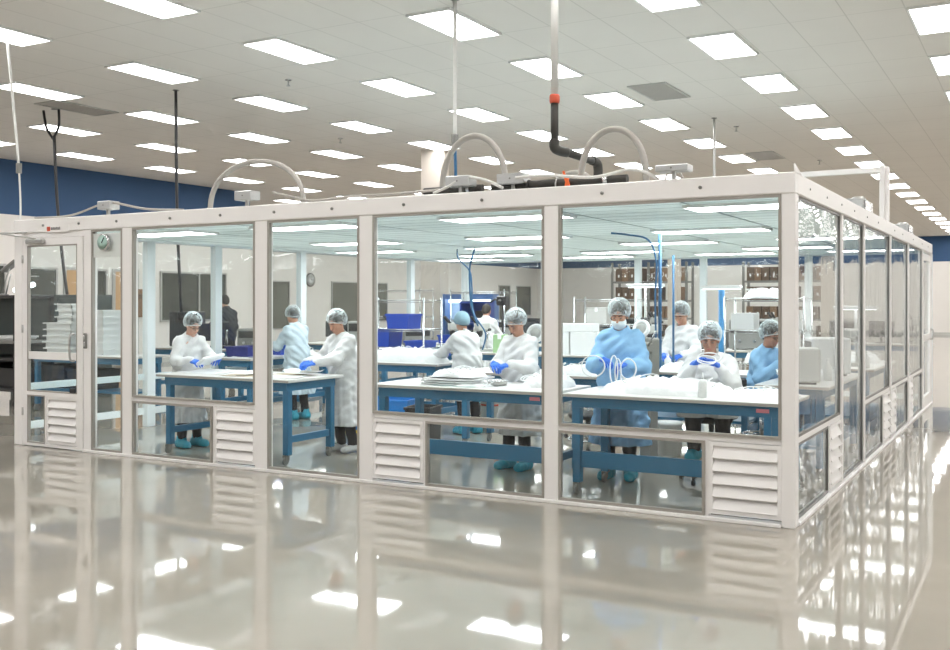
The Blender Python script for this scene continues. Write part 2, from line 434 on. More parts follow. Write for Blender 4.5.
# air return grilles in the ceiling
def grille(x, y, label):
    t = thing('ceiling_grille', label, 'ceiling vent', (x, y, ZC-.001))
    f = MB()
    w, l = .62, 1.25
    f.box((-w/2, -l/2, -.02), (w/2, -l/2+.03, -.001)).box((-w/2, l/2-.03, -.02), (w/2, l/2, -.001)).box((-w/2, -l/2+.03, -.02), (-w/2+.03, l/2-.03, -.001)).box((w/2-.03, -l/2+.03, -.02), (w/2, l/2-.03, -.001))
    part('grille_frame', f, M_GREY, t)
    s = MB()
    for k in range(20):
        yy = -l/2+.06+k*(l-.12)/19
        s.box((-w/2+.03, yy-.012, -.016), (w/2-.03, yy+.012, -.006), rot=(.4, 0, 0))
    part('slats', s, mat('grille_grey', (.56,.54,.52), .6), t)
grille(-12.88, 4.1, 'grey slotted air grille in the ceiling over the clean room door')
grille(-3.72, 7.75, 'grey slotted air grille in the ceiling above the dark pipe bend')
grille(-3.92, 15.6, 'small grey air grille in the ceiling beside the nearest right-hand light row')

# sprinkler heads
def sprinkler(x, y, label):
    t = thing('fire_sprinkler', label, 'sprinkler', (x, y, ZC-.001))
    part('rose', MB().lathe([(.05, -.012), (.05, -.001)], n=14), M_CHROME, t)
    part('nozzle', MB().cyl((0,0,-.012), (0,0,-.09), .012).lathe([(.03, -.1), (.03, -.09)], n=10), M_STEEL, t)
for x, y, l in [(-8.3, 4.2, 'small sprinkler head in the ceiling between two light rows left of centre'),
                (-10.9, 8.9, 'small sprinkler head in the ceiling over the middle of the clean room front'),
                (-3.5, 11.5, 'small sprinkler head in the ceiling near the thin hanging rod'),
                (-3.0, 17.0, 'small sprinkler head in the ceiling farther back beside the right light row')]:
    sprinkler(x, y, l)

# ------------------------------------------------------------------ the clean room shell
W, D, ZH, ZT = 8.80, 10.40, 2.445, 2.60
SX = -.035     # plane of the right-hand side wall
def vent(mb, x0, x1, z0, z1, y=0.0, axis='x'):
    """louvre: frame and five slanted blades, drawn in the wall plane"""
    def bx(u0, v0, z0_, u1, v1, z1_, **k):
        if axis == 'x': mb.box((u0, v0, z0_), (u1, v1, z1_), **k)
        else: mb.box((SX-v0, u0, z0_), (SX-v1, u1, z1_), **k)
    t = .03
    bx(x0, y-.02, z0, x0+t, y+.03, z1); bx(x1-t, y-.02, z0, x1, y+.03, z1)
    bx(x0+t, y-.02, z0, x1-t, y+.03, z0+t); bx(x0+t, y-.02, z1-t, x1-t, y+.03, z1)
    n = 5; h = (z1-z0-2*t)/n
    for k in range(n):
        zz = z0+t+k*h
        # slanted blade, lower edge forward
        u0, u1 = x0+t, x1-t
        prof = [(y-.034, zz+.008), (y+.01, zz+h*.96), (y+.018, zz+h*.96), (y-.024, zz+.0)]
        if axis == 'x': mb.prism(prof, u0, u1, ax='x')
        else: mb.prism([(SX-a, c) for a, c in prof], u0, u1, ax='y')
    # dark backing is the filter behind the blades
def trim(mb, x0, x1, z0, z1, y=0.0, t=.022, axis='x', d=.03):
    def bx(u0, v0, z0_, u1, v1, z1_):
        if axis == 'x': mb.box((u0, v0, z0_), (u1, v1, z1_))
        else: mb.box((SX-v0, u0, z0_), (SX-v1, u1, z1_))
    if axis == 'y': d = .012
    bx(x0, y-d, z0, x0+t, y+.01, z1); bx(x1-t, y-d, z0, x1, y+.01, z1)
    bx(x0+t, y-d, z0, x1-t, y+.01, z0+t); bx(x0+t, y-d, z1-t, x1-t, y+.01, z1)
M_FILTER = mat('white_filter_fabric', (.55, .55, .54), .9)

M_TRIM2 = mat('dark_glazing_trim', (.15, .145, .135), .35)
def front_panel(label, x0, x1, vent_side=None, rail=True, axis='x', pane_m=None, name='window_panel', zlo=.03):
    """a framed clear panel between two posts, x0..x1 is the sight size"""
    if axis == 'x': root = thing(name, label, 'window panel', ((x0+x1)/2, 0, 0))
    else: root = thing(name, label, 'window panel', (0, (x0+x1)/2, 0))
    pane_m = pane_m or M_PANE
    def P(mb, u0, v0, z0, u1, v1, z1, c=0):
        if axis == 'x': mb.box((u0, v0, z0), (u1, v1, z1), c=c)
        else: mb.box((SX-v0, u0, z0), (SX-v1, u1, z1), c=c)
    vw = .54
    tr = MB(); pane = MB()
    if vent_side is None:
        P(pane, x0, -.004, zlo, x1, .004, ZH); trim(tr, x0, x1, zlo, ZH, axis=axis)
    else:
        P(pane, x0, -.004, .64, x1, .004, ZH); trim(tr, x0, x1, .64, ZH, axis=axis)
        a, c = (x0+vw+.03, x1) if vent_side == 'l' else (x0, x1-vw-.03)
        lp = MB(); P(lp, a, -.004, zlo, c, .004, .60); trim(tr, a, c, zlo, .60, axis=axis)
        part('lower_pane', lp, pane_m, root, True)
    part('pane', pane, pane_m, root, True)
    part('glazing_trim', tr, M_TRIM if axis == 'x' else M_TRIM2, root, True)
    if rail and vent_side is not None:
        r = MB(); P(r, x0, -.014, .60, x1, .03, .64); part('mid_rail', r, M_FRAME, root, True)
    if vent_side is not None:
        v0, v1 = (x0, x0+vw) if vent_side == 'l' else (x1-vw, x1)
        v = MB(); vent(v, v0, v1, .05, .595, axis=axis); part('louvre_vent', v, M_FRAME, root, True)
        tr2 = MB(); P(tr2, v0+.03, .03, .08, v1-.03, .035, .56); part('vent_filter', tr2, M_FILTER, root, True)
        tr3 = MB()
        uu = v1 if vent_side == 'l' else v0
        P(tr3, uu-(0 if vent_side == 'l' else .03), -.012, zlo, uu+(.03 if vent_side == 'l' else 0), .03, .60); part('vent_stile', tr3, M_FRAME, root, True)
    return root
front_panel('wide clear front panel at the corner, louvre vent at its lower right, worker in blue behind', -1.89, -.10, 'r')
front_panel('wide clear front panel left of the corner panel, louvre vent at its lower left', -3.75, -2.02, 'l')
front_panel('narrower full-height clear front panel without vent, worker at a table end behind', -5.00, -3.90, None)
front_panel('wide clear front panel next to the narrow panel by the door, louvre vent at lower right', -6.88, -5.16, 'r')
front_panel('narrow clear panel with round gauge beside the clean room door', -7.52, -7.03, None)

# posts of the front
def post(x0, x1, y0, y1, z0, z1, label, m=None, name='frame_post', grp=None):
    b = MB().box((x0, y0, z0), (x1, y1, z1), c=.006)
    return solo(name, label, 'post', b, m or M_FRAME, ((x0+x1)/2, (y0+y1)/2, z0), world=True, group=grp)
post(-.10, .0, -.03, .09, 0, ZH, 'white corner post of the clean room with bolts, tallest of the front posts')
post(-2.02, -1.89, -.03, .06, 0, ZH, 'white front post between the two widest clear panels near the corner')
post(-3.90, -3.75, -.03, .06, 0, ZH, 'white front post between the narrower ventless panel and the panel to its right')
post(-5.16, -5.00, -.03, .06, 0, ZH, 'white front post left of the narrower ventless panel')
post(-7.03, -6.88, -.03, .06, 0, ZH, 'white front post between the gauge panel and the first wide panel')
post(-7.64, -7.52, -.03, .06, 0, ZH, 'white door post with the latch, right of the clean room door')
post(-8.83, -8.68, -.03, .08, 0, ZH, 'white leftmost front post on the hinge side of the door')
# header, sill
def beam(label, a, c, bolts, name='header_beam', axis='x'):
    root = thing(name, label, 'beam', ((a[0]+c[0])/2, (a[1]+c[1])/2, a[2]))
    part('beam', MB().box(a, c, c=.008), M_FRAME, root, True)
    for q in bolts:
        if axis == 'x': m = MB().lathe([(.014, 0), (.014, -.012), (.006, -.016)], (q, a[1], (a[2]+c[2])/2), n=8, ax='y')
        else: m = MB().lathe([(.009, 0), (.009, .005), (.005, .007)], (c[0], q, (a[2]+c[2])/2), n=8, ax='x')
        part('bolt', m, M_MGREY, root, True)
    return root
beam('long white header beam along the top of the clean room front', (-8.83, -.04, ZH), (.0, .06, ZT), [-8.3, -7.7, -7.1, -6.3, -5.6, -4.9, -4.2, -3.4, -2.6, -1.5, -.7])
beam('white header beam along the top of the right-hand side wall', (-.09, .06, ZH), (.0, D+.05, ZT), [.5, 1.2, 1.9, 2.6, 3.4, 4.2, 5.6, 6.4, 7.6, 8.8, 9.7], axis='y')
for nm, a, c, l in [('floor_sill', (-8.83, -.05, 0), (-7.64-1.04, .05, .03), None),
                 ('floor_sill', (-7.64, -.05, 0), (-.10, .05, .028), 'white floor sill under the front panels of the clean room'),
                 ('floor_sill', (-.09, .09, 0), (.01, D+.05, .028), 'white floor sill under the right-hand side wall')]:
    if l: solo(nm, l, 'sill', MB().box(a, c, c=.004), M_FRAME, ((a[0]+c[0])/2, (a[1]+c[1])/2, 0), world=True)

solo('corner_fin', 'small white triangular plate standing on the roof corner', 'bracket', MB().prism([(-.03, ZT), (.22, ZT), (-.03, ZT+.06)], -.012, -.002, ax='x'), M_FRAME, (0, 0, ZT), world=True)
# the door
dr = thing('clean_room_door', 'white framed glass door of the clean room with louvre vent and closer arm', 'door', (-8.17, 0, 0))
lf = MB()
x0, x1 = -8.67, -7.655
lf.box((x0, -.03, .01), (x0+.07, .02, 2.38)).box((x1-.09, -.03, .01), (x1, .02, 2.38)).box((x0+.07, -.03, 2.30), (x1-.09, .02, 2.38))
lf.box((x0+.07, -.03, .01), (x1-.09, .02, .04)).box((x0+.07, -.028, .58), (x1-.09, .02, .63)).box((x0+.07, -.02, 1.00), (x1-.09, .02, 1.085))
lf.box((-8.30, -.028, .04), (-8.27, .02, .58))
part('door_leaf', lf, M_FRAME, dr, True)
part('frame_head', MB().box((-8.68, -.02, 2.385), (-7.64, .03, ZH)), M_FRAME, dr, True)
part('pane', MB().box((x0+.07, -.004, .63), (x1-.09, .004, 2.30)), M_PANE, dr, True)
part('lower_pane', MB().box((x0+.07, -.004, .04), (-8.30, .004, .58)), M_PANE, dr, True)
tm = MB(); trim(tm, x0+.07, x1-.09, .63, 2.30, t=.014); trim(tm, x0+.07, -8.29, .04, .59, t=.014)
part('glazing_trim', tm, M_TRIM, dr, True)
v = MB(); vent(v, -8.27, -7.745, .05, .58); part('louvre_vent', v, M_FRAME, dr, True)
part('vent_filter', MB().box((-8.24, .03, .08), (-7.78, .035, .55)), M_FILTER, dr, True)
part('handle', MB().tube(smooth_pts([(-7.79, -.03, 1.0), (-7.79, -.09, 1.03), (-7.79, -.09, 1.27), (-7.79, -.03, 1.3)], 5), .012), M_STEEL, dr, True)
part('kick_stop', MB().box((-7.85, -.05, .64), (-7.76, -.03, .69), c=.005), M_BLACK, dr, True)
cl = part('closer', MB().box((-8.56, -.09, 2.315), (-8.27, -.03, 2.37), c=.01), M_STEEL, dr, True)
arm = MB().tube([(-8.4, -.07, 2.375), (-8.86, -.20, 2.44)], .011, 6).tube([(-8.86, -.20, 2.44), (-8.58, -.05, 2.455)], .011, 6)
part('closer_arm', arm, M_STEEL, cl, True)
for z in (.35, 1.3, 2.1):
    part('hinge', MB().cyl((-8.672, -.035, z), (-8.672, -.035, z+.09), .012, 8), M_STEEL, dr, True)
lt = thing('door_latch', 'dark rounded door latch plate on the white post beside the door', 'latch', (-7.60, -.03, 1.14))
part('latch_plate', MB().box((-.03, -.02, 0), (.03, 0, .17), c=.012), M_MGREY, lt)
part('latch_button', MB().box((-.014, -.03, .02), (.014, -.02, .07), c=.004).box((-.014, -.03, .095), (.014, -.02, .145), c=.004), M_CHROME, lt)
lb = thing('header_sign', 'small white label with red square and dark lettering above the door', 'sign', (-8.10, -.042, 2.475))
part('sign_plate', MB().box((-.15, -.004, -.035), (.24, 0, .04)), M_FRAME, lb)
part('red_square', MB().box((-.13, -.007, -.022), (-.075, -.004, .028)), M_RED, lb)
cu = MB()
# blurred dark letters, too small to read: short strokes
for k in range(6):
    x = -.055+k*.026
    cu.box((x, -.006, -.01), (x+.005, -.004, .02)).box((x+.012, -.006, -.01), (x+.017, -.004, .02)).box((x+.005, -.006, .013 if k % 2 else -.01), (x+.012, -.004, .02 if k % 2 else -.003))
part('lettering', cu, M_BLACK, lb)
gg = thing('pressure_gauge', 'round pale green wall gauge at the top of the narrow panel', 'gauge', (-7.28, -.03, 2.30))
part('gauge_case', MB().lathe([(.07, 0), (.09, -.01), (.09, -.04), (.08, -.05)], n=24, ax='y'), M_CHROME, gg)
part('dial', MB().lathe([(.078, -.052), (.0, -.053)], n=24, ax='y'), mat('pale_green_dial', (.42, .62, .55), .4), gg)
part('needle', MB().box((-.005, -.058, -.01), (.005, -.054, .06), rot=(0, .6, 0), piv=(0, -.056, 0)), M_BLACK, gg)
part('mounting_plate', MB().box((-.24, -.004+.02, -.16), (.24, .02, .10)), mat('frosted_plate', (.70, .74, .72), .4), gg)

# right-hand side wall
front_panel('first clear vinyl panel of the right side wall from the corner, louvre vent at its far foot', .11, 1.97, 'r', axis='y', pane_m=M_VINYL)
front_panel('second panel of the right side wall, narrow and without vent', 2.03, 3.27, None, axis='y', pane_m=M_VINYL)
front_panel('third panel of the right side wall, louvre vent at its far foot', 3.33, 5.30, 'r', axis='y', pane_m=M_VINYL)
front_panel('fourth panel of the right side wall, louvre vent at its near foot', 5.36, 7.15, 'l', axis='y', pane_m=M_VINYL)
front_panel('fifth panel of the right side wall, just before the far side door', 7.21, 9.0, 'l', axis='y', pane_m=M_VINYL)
post(-.07, -.005, 1.97, 2.03, .028, ZH, 'thin white post between the first and second side panels')
post(-.07, -.005, 3.27, 3.33, .028, ZH, 'thin white post between the second and third side panels')
post(-.07, -.005, 5.30, 5.36, .028, ZH, 'thin white side wall post under the tall roof post')
post(-.07, -.005, 7.15, 7.21, .028, ZH, 'thin white post between the fourth and fifth side panels')
post(-.07, -.005, 9.0, 9.06, .028, ZH, 'thin white post on the near side of the far side door')
post(-.09, -.005, 10.25, 10.40, 0, ZH, 'white far end post of the right side wall')
sd = thing('side_door', 'white framed glass side door at the far end of the right wall', 'door', (0, 9.6, 0))
q = MB()
q.box((-.06, 9.08, .03), (-.01, 9.16, 2.40)).box((-.06, 10.15, .03), (-.01, 10.23, 2.40)).box((-.06, 9.16, 2.3), (-.01, 10.15, 2.40)).box((-.06, 9.16, .03), (-.01, 10.15, .2)).box((-.05, 9.16, 1.05), (-.015, 10.15, 1.15))
part('door_leaf', q, M_FRAME, sd, True)
part('pane', MB().box((-.039, 9.16, 1.15), (-.031, 10.15, 2.3)), M_PANE, sd, True)
part('lower_pane', MB().box((-.039, 9.16, .2), (-.031, 10.15, 1.05)), M_PANE, sd, True)
part('handle', MB().tube(smooth_pts([(-.01, 10.18, 1.05), (.03, 10.18, 1.07), (.03, 10.18, 1.2), (-.01, 10.18, 1.22)], 4), .01), M_STEEL, sd, True)

# left side wall and back wall: white posts with clear curtains
for y, l in [(1.95, 'leftmost white inner post behind the worker by the door'), (3.2, 'white inner post right of the hairnetted worker by the door, man in dark jacket beyond'),
             (5.1, 'white inner post left of the wall clock'), (8.3, 'white inner post left of the thick beige pillar')]:
    post(-8.84, -8.74, y-.07, y+.07, 0, ZH, l, M_FRAME2)
post(-8.86, -8.72, 10.3, 10.44, 0, ZH, 'white back left corner post of the clean room', M_FRAME2)
for x, l in [(-7.0, 'white back wall post right of the back left corner'), (-5.05, 'white back wall post nearest the blue air hose'), (-3.8, 'white back wall post above the seated worker in white'), (-1.95, 'white back wall post at the right, behind the table of the worker in blue')]:
    post(x-.06, x+.06, 10.34, 10.44, 0, ZH, l, M_FRAME2)
post(-.11, .0, 10.42, 10.5, 0, ZH, 'white back right post of the clean room', M_FRAME2)
def curtain(label, a, c):
    return solo('clear_curtain', label, 'curtain', MB().box(a, c), M_BACKV, ((a[0]+c[0])/2, (a[1]+c[1])/2, a[2]), world=True)
curtain('clear curtain forming the left side of the clean room', (-8.795, .1, .25), (-8.79, 10.28, ZH))
curtain('clear curtain forming the back of the clean room', (-8.7, 10.385, .25), (-.12, 10.39, ZH))
def rail_(label, a, c, m=None): return solo('wall_rail', label, 'rail', MB().box(a, c, c=.004), m or M_FRAME2, ((a[0]+c[0])/2, (a[1]+c[1])/2, a[2]), world=True)
rail_('low white rail along the foot of the left side wall', (-8.83, .1, .16), (-8.80, 10.28, .25))
rail_('white waist-high rail along the left side wall', (-8.83, .1, .62), (-8.80, 10.28, .70))
rail_('low white rail along the foot of the back wall', (-8.7, 10.39, .05), (-.12, 10.42, .14))
rail_('white top rail over the left side wall', (-8.83, .1, ZH), (-8.75, 10.44, ZT))
rail_('white top rail over the back wall', (-8.74, 10.36, ZH), (-.08, 10.44, ZT))

# clean room ceiling and its light strips
solo('clean_room_ceiling', 'pale blue-green panelled ceiling of the clean room with dark joints', 'ceiling', MB().box((-8.74, .07, ZH+.03), (-.09, 10.35, ZH+.036)), M_RCEIL, (0, 0, 0), world=True)
pr = thing('light_strip', 'long white light strip in the clean room ceiling', 'ceiling light', (0, 0, 0), group='clean room light strips')
part('strip_frame', MB().box((-.63, -.24, -.03), (.63, -.225, 0)).box((-.63, .225, -.03), (.63, .24, 0)).box((-.63, -.225, -.03), (-.615, .225, 0)).box((.615, -.225, -.03), (.63, .225, 0)), M_WPLAST, pr)
part('housing', MB().box((-.62, -.23, .012), (.62, .23, .07)), M_WPLAST, pr)  # unseen box added above each strip to stop its light escaping upward
part('diffuser', MB().box((-.615, -.225, -.024), (.615, .225, -.002)), M_STRIP, pr)
first = True
RN = ['front', 'second', 'third', 'fourth', 'rearmost']
for r_, (y, xs) in enumerate([(.97, (-.62, -2.9, -5.3, -7.45)), (3.6, (-1.68, -4.12, -6.6)), (5.6, (-.75, -2.85, -5.3, -7.7)), (7.6, (-1.7, -4.3, -6.6)), (9.0, (-.75, -2.85, -5.3, -7.9))]):
    for c_, x in enumerate(xs):
        if first: o = pr; pr.location = (x, y, ZH+.03); first = False
        else: o = clone(pr, (x, y, ZH+.03))
        o.scale = (1, 1, 1)
        if r_ == 0 and c_ == 0: o.location.x = -.60; o.scale = (.78, 1, 1)
        o['label'] = 'white light strip in the clean room ceiling, %s row, %s from the right' % (RN[r_], ('first', 'second', 'third', 'fourth')[c_])
# ------------------------------------------------------------------ people: smooth surfaces grown from distance fields
def smin(a, b, k):
    h = np.clip(.5+.5*(b-a)/k, 0, 1)
    return b*(1-h)+a*h-k*h*(1-h)
class Field:
    def __init__(s, xs, ys, zs):
        s.x, s.y, s.z = [np.asarray(v, dtype=np.float32) for v in (xs, ys, zs)]
        s.F = np.full((len(xs), len(ys), len(zs)), 1.0, np.float32)
    def sub(s, lo, hi, m):
        sl = []
        for ax, a, b in ((s.x, lo[0], hi[0]), (s.y, lo[1], hi[1]), (s.z, lo[2], hi[2])):
            i = int(np.searchsorted(ax, a-m)); j = int(np.searchsorted(ax, b+m))
            if j <= i: return None
            sl.append(slice(i, j))
        return tuple(sl)
    def P(s, sl):
        return (s.x[sl[0]][:, None, None], s.y[sl[1]][None, :, None], s.z[sl[2]][None, None, :])
    def put(s, sl, d, k, op='add'):
        A = s.F[sl]
        if op == 'add': s.F[sl] = smin(A, d, k) if k > 0 else np.minimum(A, d)
        else: s.F[sl] = -smin(-A, d, k) if k > 0 else np.maximum(A, -d)
    def cone(s, a, b, r1, r2, k=.03, op='add', sq=None):
        a = np.array(a, np.float32); b = np.array(b, np.float32); R = max(r1, r2); m = R+.12
        sl = s.sub(np.minimum(a, b), np.maximum(a, b), m)
        if sl is None: return
        X, Y, Z = s.P(sl); d = b-a; L = float(d@d)+1e-9
        t = np.clip(((X-a[0])*d[0]+(Y-a[1])*d[1]+(Z-a[2])*d[2])/L, 0, 1)
        qx, qy, qz = X-a[0]-t*d[0], Y-a[1]-t*d[1], Z-a[2]-t*d[2]
        if sq is not None: qx = qx/sq[0]; qy = qy/sq[1]; qz = qz/sq[2]
        s.put(sl, np.sqrt(qx*qx+qy*qy+qz*qz)-(r1+(r2-r1)*t), k, op)
    def ell(s, c, r, k=.03, R=None, op='add'):
        c = np.array(c, np.float32); r = np.array(r, np.float32); m = float(r.max())
        sl = s.sub(c-m, c+m, .10)
        if sl is None: return
        X, Y, Z = s.P(sl); X = X-c[0]; Y = Y-c[1]; Z = Z-c[2]
        if R is not None:   # columns of R are the ellipsoid's axes
            X, Y, Z = (X*R[0,0]+Y*R[1,0]+Z*R[2,0], X*R[0,1]+Y*R[1,1]+Z*R[2,1], X*R[0,2]+Y*R[1,2]+Z*R[2,2])
        k0 = np.sqrt((X/r[0])**2+(Y/r[1])**2+(Z/r[2])**2)
        k1 = np.sqrt((X/r[0]**2)**2+(Y/r[1]**2)**2+(Z/r[2]**2)**2)+1e-6
        s.put(sl, k0*(k0-1)/k1, k, op)
    def plane(s, n, d):     # keep the side where n.p > d
        X, Y, Z = s.P((slice(None),)*3)
        s.F = np.maximum(s.F, d-(X*n[0]+Y*n[1]+Z*n[2]))
    def ripple(s, fn):
        s.F = s.F+fn(*s.P((slice(None),)*3)).astype(np.float32)
    def mesh(s, name, smooth_=1):
        F, xs, ys, zs = s.F, s.x, s.y, s.z
        I = F < 0
        c = I[:-1,:-1,:-1].astype(np.int8)
        n = c.copy()
        for o in ((1,0,0),(0,1,0),(0,0,1),(1,1,0),(1,0,1),(0,1,1),(1,1,1)):
            n += I[o[0]:F.shape[0]-1+o[0], o[1]:F.shape[1]-1+o[1], o[2]:F.shape[2]-1+o[2]]
        act = (n > 0) & (n < 8)
        i, j, k = np.nonzero(act)
        idx = -np.ones(act.shape, np.int64); idx[i, j, k] = np.arange(len(i))
        S = np.zeros((len(i), 3)); Cn = np.zeros(len(i))
        cor = [(a, b_, c_) for a in (0,1) for b_ in (0,1) for c_ in (0,1)]
        for p in cor:
            for ax in range(3):
                if p[ax]: continue
                q = list(p); q[ax] = 1
                fa = F[i+p[0], j+p[1], k+p[2]]; fb = F[i+q[0], j+q[1], k+q[2]]
                cr = (fa < 0) != (fb < 0)
                t = np.where(cr, fa/np.where(cr, fa-fb, 1), 0)
                A = np.stack([xs[i+p[0]], ys[j+p[1]], zs[k+p[2]]], 1); B = np.stack([xs[i+q[0]], ys[j+q[1]], zs[k+q[2]]], 1)
                S += np.where(cr[:, None], A+t[:, None]*(B-A), 0); Cn += cr
        V = S/np.maximum(Cn, 1)[:, None]
        Q = []
        for ax in range(3):
            sl0 = [slice(1, None)]*3; sl0[ax] = slice(0, -1); sl1 = [slice(1, None)]*3; sl1[ax] = slice(1, None)
            sh = [slice(1, -1)]*3
            a0 = [slice(1, -1)]*3; a0[ax] = slice(0, -1); a1 = [slice(1, -1)]*3; a1[ax] = slice(1, None)
            f0 = I[tuple(a0)]; f1 = I[tuple(a1)]
            e = np.nonzero(f0 != f1)
            g = [e[d_]+(0 if d_ == ax else 1) for d_ in range(3)]
            u, v = [d_ for d_ in range(3) if d_ != ax]
            def cell(du, dv):
                h = [g[0].copy(), g[1].copy(), g[2].copy()]; h[u] = h[u]-du; h[v] = h[v]-dv
                return idx[h[0], h[1], h[2]]
            q = np.stack([cell(1,1), cell(0,1), cell(0,0), cell(1,0)], 1)
            ins = f0[e]
            flip = ins if ax != 1 else ~ins
            q[~flip] = q[~flip][:, ::-1]
            Q.append(q)
        Q = np.concatenate(Q); Q = Q[(Q >= 0).all(1)]
        # light relaxation removes the grid's stepping
        for _ in range(smooth_):
            acc = np.zeros_like(V); cnt = np.zeros(len(V))
            for a in range(4):
                np.add.at(acc, Q[:, a], V[Q[:, (a+1) % 4]]+V[Q[:, (a-1) % 4]]); np.add.at(cnt, Q[:, a], 2)
            V = .5*V+.5*acc/np.maximum(cnt, 1)[:, None]
        me = bpy.data.meshes.new(name)
        me.vertices.add(len(V)); me.vertices.foreach_set('co', V.ravel())
        me.loops.add(len(Q)*4); me.loops.foreach_set('vertex_index', Q.ravel())
        me.polygons.add(len(Q)); me.polygons.foreach_set('loop_start', np.arange(len(Q))*4)
        me.polygons.foreach_set('use_smooth', np.ones(len(Q), bool))
        me.update(); me.validate()
        return me
def axis(lo, hi, st, flo=None, fhi=None, fst=None):
    out = []; x = lo
    while x < hi:
        out.append(x); x += fst if (flo is not None and flo <= x < fhi) else st
    out.append(hi); return out
def add_mesh(name, me, m, parent, M=None):
    o = bpy.data.objects.new(name, me); COL.objects.link(o)
    me.materials.clear(); me.materials.append(m)
    o.parent = parent
    if M is not None: o.matrix_basis = M
    return o

def gown_mat(name, col, trans=0.0):
    m = mat(name, col, .7, var=.04, scale=5, bump=1.0, bscale=11)
    return m
G_WHITE = gown_mat('white_gown_fabric', (.68, .685, .69))
G_BLUE = gown_mat('light_blue_gown_fabric', (.25, .48, .74))
G_PALE = gown_mat('pale_blue_gown_fabric', (.56, .67, .74))
M_GLOVE = mat('blue_nitrile', (.012, .13, .62), .4, var=.03)
M_SHOECOVER = mat('teal_shoe_cover', (.02, .30, .42), .6, bump=.5, bscale=60)
M_SNEAKER = mat('grey_white_shoe', (.55, .55, .54), .6)
M_TROUSER = mat('black_trouser_cloth', (.018, .018, .022), .85)
M_JACKET = mat('charcoal_jacket_cloth', (.03, .035, .045), .8)
M_HAIR = mat('dark_hair', (.02, .015, .012), .55, var=.3, scale=60)
M_HAIRG = mat('greying_hair', (.055, .05, .045), .6, var=.5, scale=60)
M_SKIN = {k: mat('skin_'+k, c, .5, var=.04, scale=20, sub=.05) for k, c in {'tan': (.52, .27, .18), 'light': (.66, .40, .30), 'brown': (.40, .20, .13)}.items()}
M_LIP = mat('lip', (.42, .13, .11), .5)
M_EYE = mat('eye_white', (.30, .22, .19), .3)
M_IRIS = mat('dark_iris', (.015, .01, .008), .3)
def net_material():
    m, nt, out = new_mat('hairnet_mesh')
    tr = nt.nodes.new('ShaderNodeBsdfTransparent'); df = nt.nodes.new('ShaderNodeBsdfDiffuse'); df.inputs[0].default_value = (.80, .90, .93, 1)
    tc = nt.nodes.new('ShaderNodeTexCoord'); n = nt.nodes.new('ShaderNodeTexNoise'); n.inputs['Scale'].default_value = 22; n.inputs['Distortion'].default_value = 2.5
    lk(nt, tc.outputs['Object'], n.inputs['Vector'])
    lw = nt.nodes.new('ShaderNodeLayerWeight'); lw.inputs[0].default_value = .30
    a = nt.nodes.new('ShaderNodeMath'); a.operation = 'MULTIPLY_ADD'; a.inputs[1].default_value = 1.5; a.inputs[2].default_value = -.62
    lk(nt, n.outputs['Fac'], a.inputs[0])
    s_ = nt.nodes.new('ShaderNodeMath'); s_.operation = 'ADD'; s_.use_clamp = True
    p = nt.nodes.new('ShaderNodeMath'); p.operation = 'MULTIPLY'; p.inputs[1].default_value = .85
    lk(nt, lw.outputs['Facing'], p.inputs[0]); lk(nt, a.outputs[0], s_.inputs[0]); lk(nt, p.outputs[0], s_.inputs[1])
    mx = nt.nodes.new('ShaderNodeMixShader')
    lk(nt, s_.outputs[0], mx.inputs[0]); lk(nt, tr.outputs[0], mx.inputs[1]); lk(nt, df.outputs[0], mx.inputs[2]); lk(nt, mx.outputs[0], out.inputs[0])
    return m
M_NET = net_material()
M_NETSOLID = mat('bouffant_cap_fabric', (.24, .38, .46), .8, bump=.5, bscale=50)

# gloves: palm, five fingers of their own length, a cuff
def make_glove(curl, side, name):
    f = Field(axis(-.085, .085, .0045), axis(-.11, .20, .0045), axis(-.13, .06, .0045))
    f.ell((0, .045, 0), (.046, .055, .019), k=.01)
    f.cone((0, -.008, .0), (0, .012, 0), .031, .031, k=.015)
    for bx_, by_, ln, sp in ((.031, .082, .072, .10), (.010, .090, .082, .03), (-.012, .087, .076, -.04), (-.032, .076, .060, -.12)):
        p = np.array([bx_, by_-.02, 0.]); ang = 0.0; r = .0105
        q = np.array([bx_+sp*.01, by_, -.002]); f.cone(p, q, .012, .0112, k=.008); p = q
        for s_, fr_ in ((.45, 1.0), (.32, .8), (.23, .6)):
            ang += curl*fr_
            d = np.array([math.sin(sp)*math.cos(ang), math.cos(sp)*math.cos(ang), -math.sin(ang)])*ln*s_
            q = p+d; f.cone(p, q, r, r-.0012, k=.004); r -= .0012; p = q
    p = np.array([.034, .018, -.004]); d1 = np.array([.026, .032, -.014-.012*curl]); d2 = np.array([.008-.012*curl, .030, -.012-.016*curl])
    f.cone(p, p+d1, .0145, .0125, k=.012); f.cone(p+d1, p+d1+d2, .0125, .0095, k=.004)
    me = f.mesh(name, 1)
    if side < 0:
        me.transform(Matrix.Scale(-1, 4, (1, 0, 0))); me.flip_normals()
    return me
GLOVES = {}
def glove(curl, side):
    k = (curl, side)
    if k not in GLOVES: GLOVES[k] = make_glove(curl, side, 'glove')
    return GLOVES[k]

